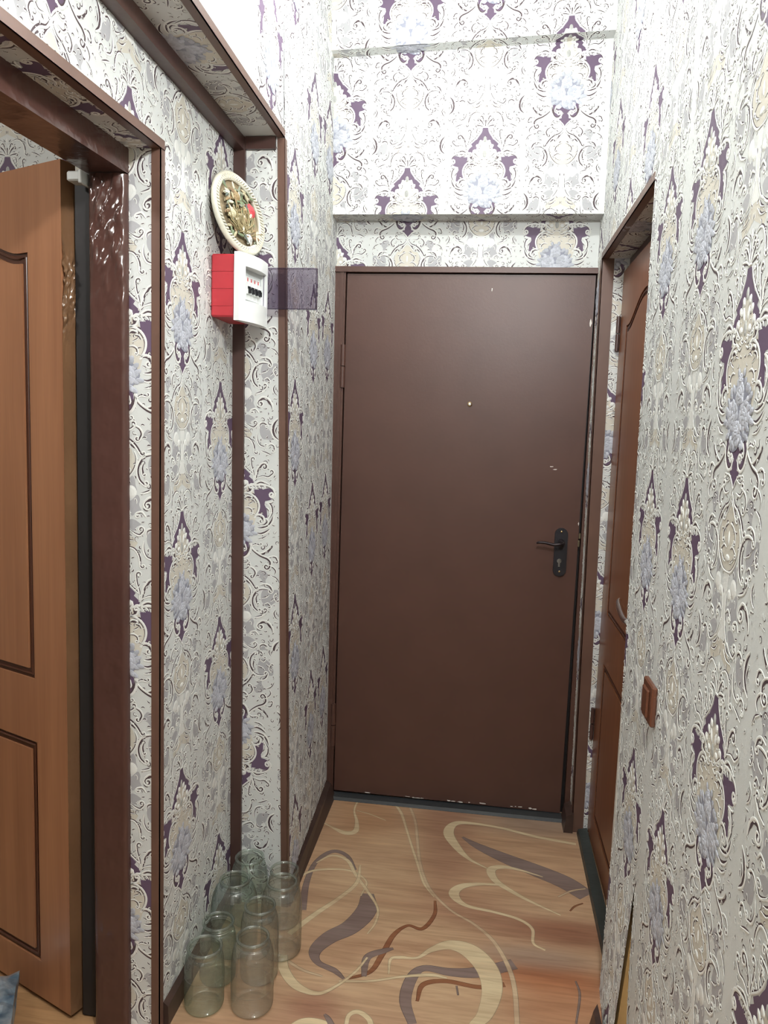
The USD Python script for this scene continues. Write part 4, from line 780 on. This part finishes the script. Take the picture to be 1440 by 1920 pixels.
for j in range(120):
    a = r.uniform(0, 6.28); e = trimesh.creation.icosphere(1, 1.0); e.apply_scale((r.uniform(.008, .016), .004, .0016)); e.apply_transform(trimesh.transformations.rotation_matrix(a, (0, 0, 1))); e.apply_translation((r.uniform(-.062, .062), r.uniform(-.074, .066), r.uniform(.000, .009))); lv.append(e)
    lc.append(np.tile(np.array([(.16, .20, .11), (.22, .24, .17), (.40, .35, .22), (.10, .12, .10), (.30, .20, .10), (.58, .54, .42), (.24, .15, .08)])[r.integers(7)], (len(e.vertices), 1)))
obj('leaf', trimesh.util.concatenate(pp(lv)), M['tinted'], pt, color=np.vstack(lc), kind='stuff', label='dried leaves, green, brown and straw coloured')

# ------------------------------------------------------------------ light switch
sw = thing('light_switch', 'square brown light switch on the right wall', 'light switch')
xs = XR(.9)
obj('plate', rbox(xs - .012, xs - .0006, 1.552, 1.636, .862, .946, .003), M['switch'], sw)
obj('rocker', rbox(xs - .018, xs - .011, 1.570, 1.618, .874, .934, .003), M['switch'], sw)

# ------------------------------------------------------------------ jars
def jar(name, label, h, rb_, rn, pos, material, shoulder=.75, thread=False, collar=.018):
    t = thing(name, label, 'jar', pos, group='empty glass jars by the left wall')
    zs = h * shoulder; zn = h - collar
    prof = [(.0005, .0075), (rb_ * .45, .0070), (rb_ * .72, .0035), (rb_ * .86, .0008), (rb_ * .95, .004), (rb_, .014), (rb_, h * .28), (rb_ + .0007, h * .30), (rb_, h * .32), (rb_, zs * .93), (rb_ + .0006, zs * .96), (rb_, zs)]
    for a in np.linspace(0, 1, 9)[1:]:
        prof.append((rn + (rb_ - rn) * math.cos(a * 1.45) ** .95, zs + (zn - zs) * math.sin(a * math.pi / 2)))
    if thread: prof += [(rn + .001, zn + .002), (rn + .0026, zn + .005), (rn, zn + .008), (rn + .0026, zn + .0115), (rn, zn + .0145), (rn, h - .004)]
    else: prof += [(rn, h - .006)]
    obj('body', lathe(catmull(np.array(prof), 4), 56), material, t, smooth=50)
    an = np.linspace(0, 2 * math.pi, 17)
    obj('rim', lathe([(rn + .0022 + .0036 * math.cos(q_), h - .0042 + .0042 * math.sin(q_)) for q_ in an], 56), M['glass_rim'], t, smooth=True)
    return t
GG, GC = M['glass_green'], M['glass_clear']
jar('glass_jar', 'empty glass jar at the back left, rim in front of the dark lath', .195, .054, .037, (-.626, 2.032, .001), GG, .56)
jar('glass_jar', 'widest empty glass jar, round shouldered, beside the wallpapered recess', .202, .064, .036, (-.629, 1.908, .001), GG, .56)
jar('glass_jar', 'empty glass jar at the back right, half hidden behind another jar', .165, .047, .037, (-.522, 2.036, .001), GC, .60)
jar('glass_jar', 'tall empty glass jar at the right edge of the cluster', .205, .056, .037, (-.497, 1.916, .001), GC, .60)
jar('glass_jar', 'empty glass jar in the middle of the cluster, surrounded by the others', .200, .050, .036, (-.528, 1.812, .001), GC, .60)
jar('glass_jar', 'squat green glass jar with a screw-thread neck', .160, .047, .036, (-.632, 1.786, .001), GG, .55, True, .024)
jar('glass_jar', 'green-tinted empty glass jar at the front left beside the skirting', .160, .0490, .0385, (-.632, 1.688, .001), GG, .56)
jar('glass_jar', 'clear empty glass jar at the front right of the cluster', .188, .0530, .036, (-.514, 1.706, .001), GC, .60)

# ------------------------------------------------------------------ crinkled packet at the lower left
pk = trimesh.creation.box((.34, .30, .10)); 
for _ in range(4): pk = pk.subdivide()
v = pk.vertices; k_ = 1 - .55 * (np.abs(v[:, 0]) / .17) ** 4 - .0; v[:, 2] *= np.clip(k_, .12, 1); k2 = 1 - .75 * (np.abs(v[:, 1]) / .15) ** 3; v[:, 2] *= np.clip(k2, .15, 1)
v += (meshkit.fbm(v * 30, 3, 2)[:, None] - .5) * V(.012, .012, .030) + (meshkit.noise(v * V(12, 70, 40), 4)[:, None] - .5) * V(0, 0, .012)
pk.vertices = v
rot = trimesh.transformations.rotation_matrix(math.radians(28), (0, 0, 1)); pk.apply_transform(rot)
pk.apply_translation((0, 0, -pk.bounds[0][2]))
tp = thing('plastic_packet', 'crinkled blue-silver plastic packet on the floor by the open door', 'packet', (-1.175, 1.42, .001))
obj('film', pk, M['foil'], tp)

# ------------------------------------------------------------------ lamps
lp = thing('pendant_bulb', 'bare white bulb hanging from the hallway ceiling', 'lamp')
sphere_light(str(lp.GetPath()) + '/bulb_light', BULB, .04, P1, (.97, 1.0, 1.0))
obj('socket', [cyl((BULB[0], BULB[1], BULB[2] + .045), (BULB[0], BULB[1], BULB[2] + .10), .018)], M['white_plastic'], lp)
obj('cord', [cyl((BULB[0], BULB[1], BULB[2] + .10), (BULB[0], BULB[1], H), .003, 8)], M['white_plastic'], lp)
lp2 = thing('ceiling_lamp', 'bare bulb hanging behind the camera', 'lamp')
sphere_light(str(lp2.GetPath()) + '/bulb_light', LAMP2, .055, P2, (.96, .985, 1.0))
obj('stem', [cyl((LAMP2[0], LAMP2[1], LAMP2[2] + .10), (LAMP2[0], LAMP2[1], H), .01, 10)], M['white_plastic'], lp2)
lp3 = thing('ceiling_lamp', 'round lamp in the side room', 'lamp')
sphere_light(str(lp3.GetPath()) + '/bulb_light', LAMP3, .09, P3, (1.0, .98, .95))
obj('stem', [cyl((LAMP3[0], LAMP3[1], LAMP3[2] + .10), (LAMP3[0], LAMP3[1], H), .01, 10)], M['white_plastic'], lp3)
print('wallpaper triangles', PAPER_TRIS, 'cell', len(CELL))
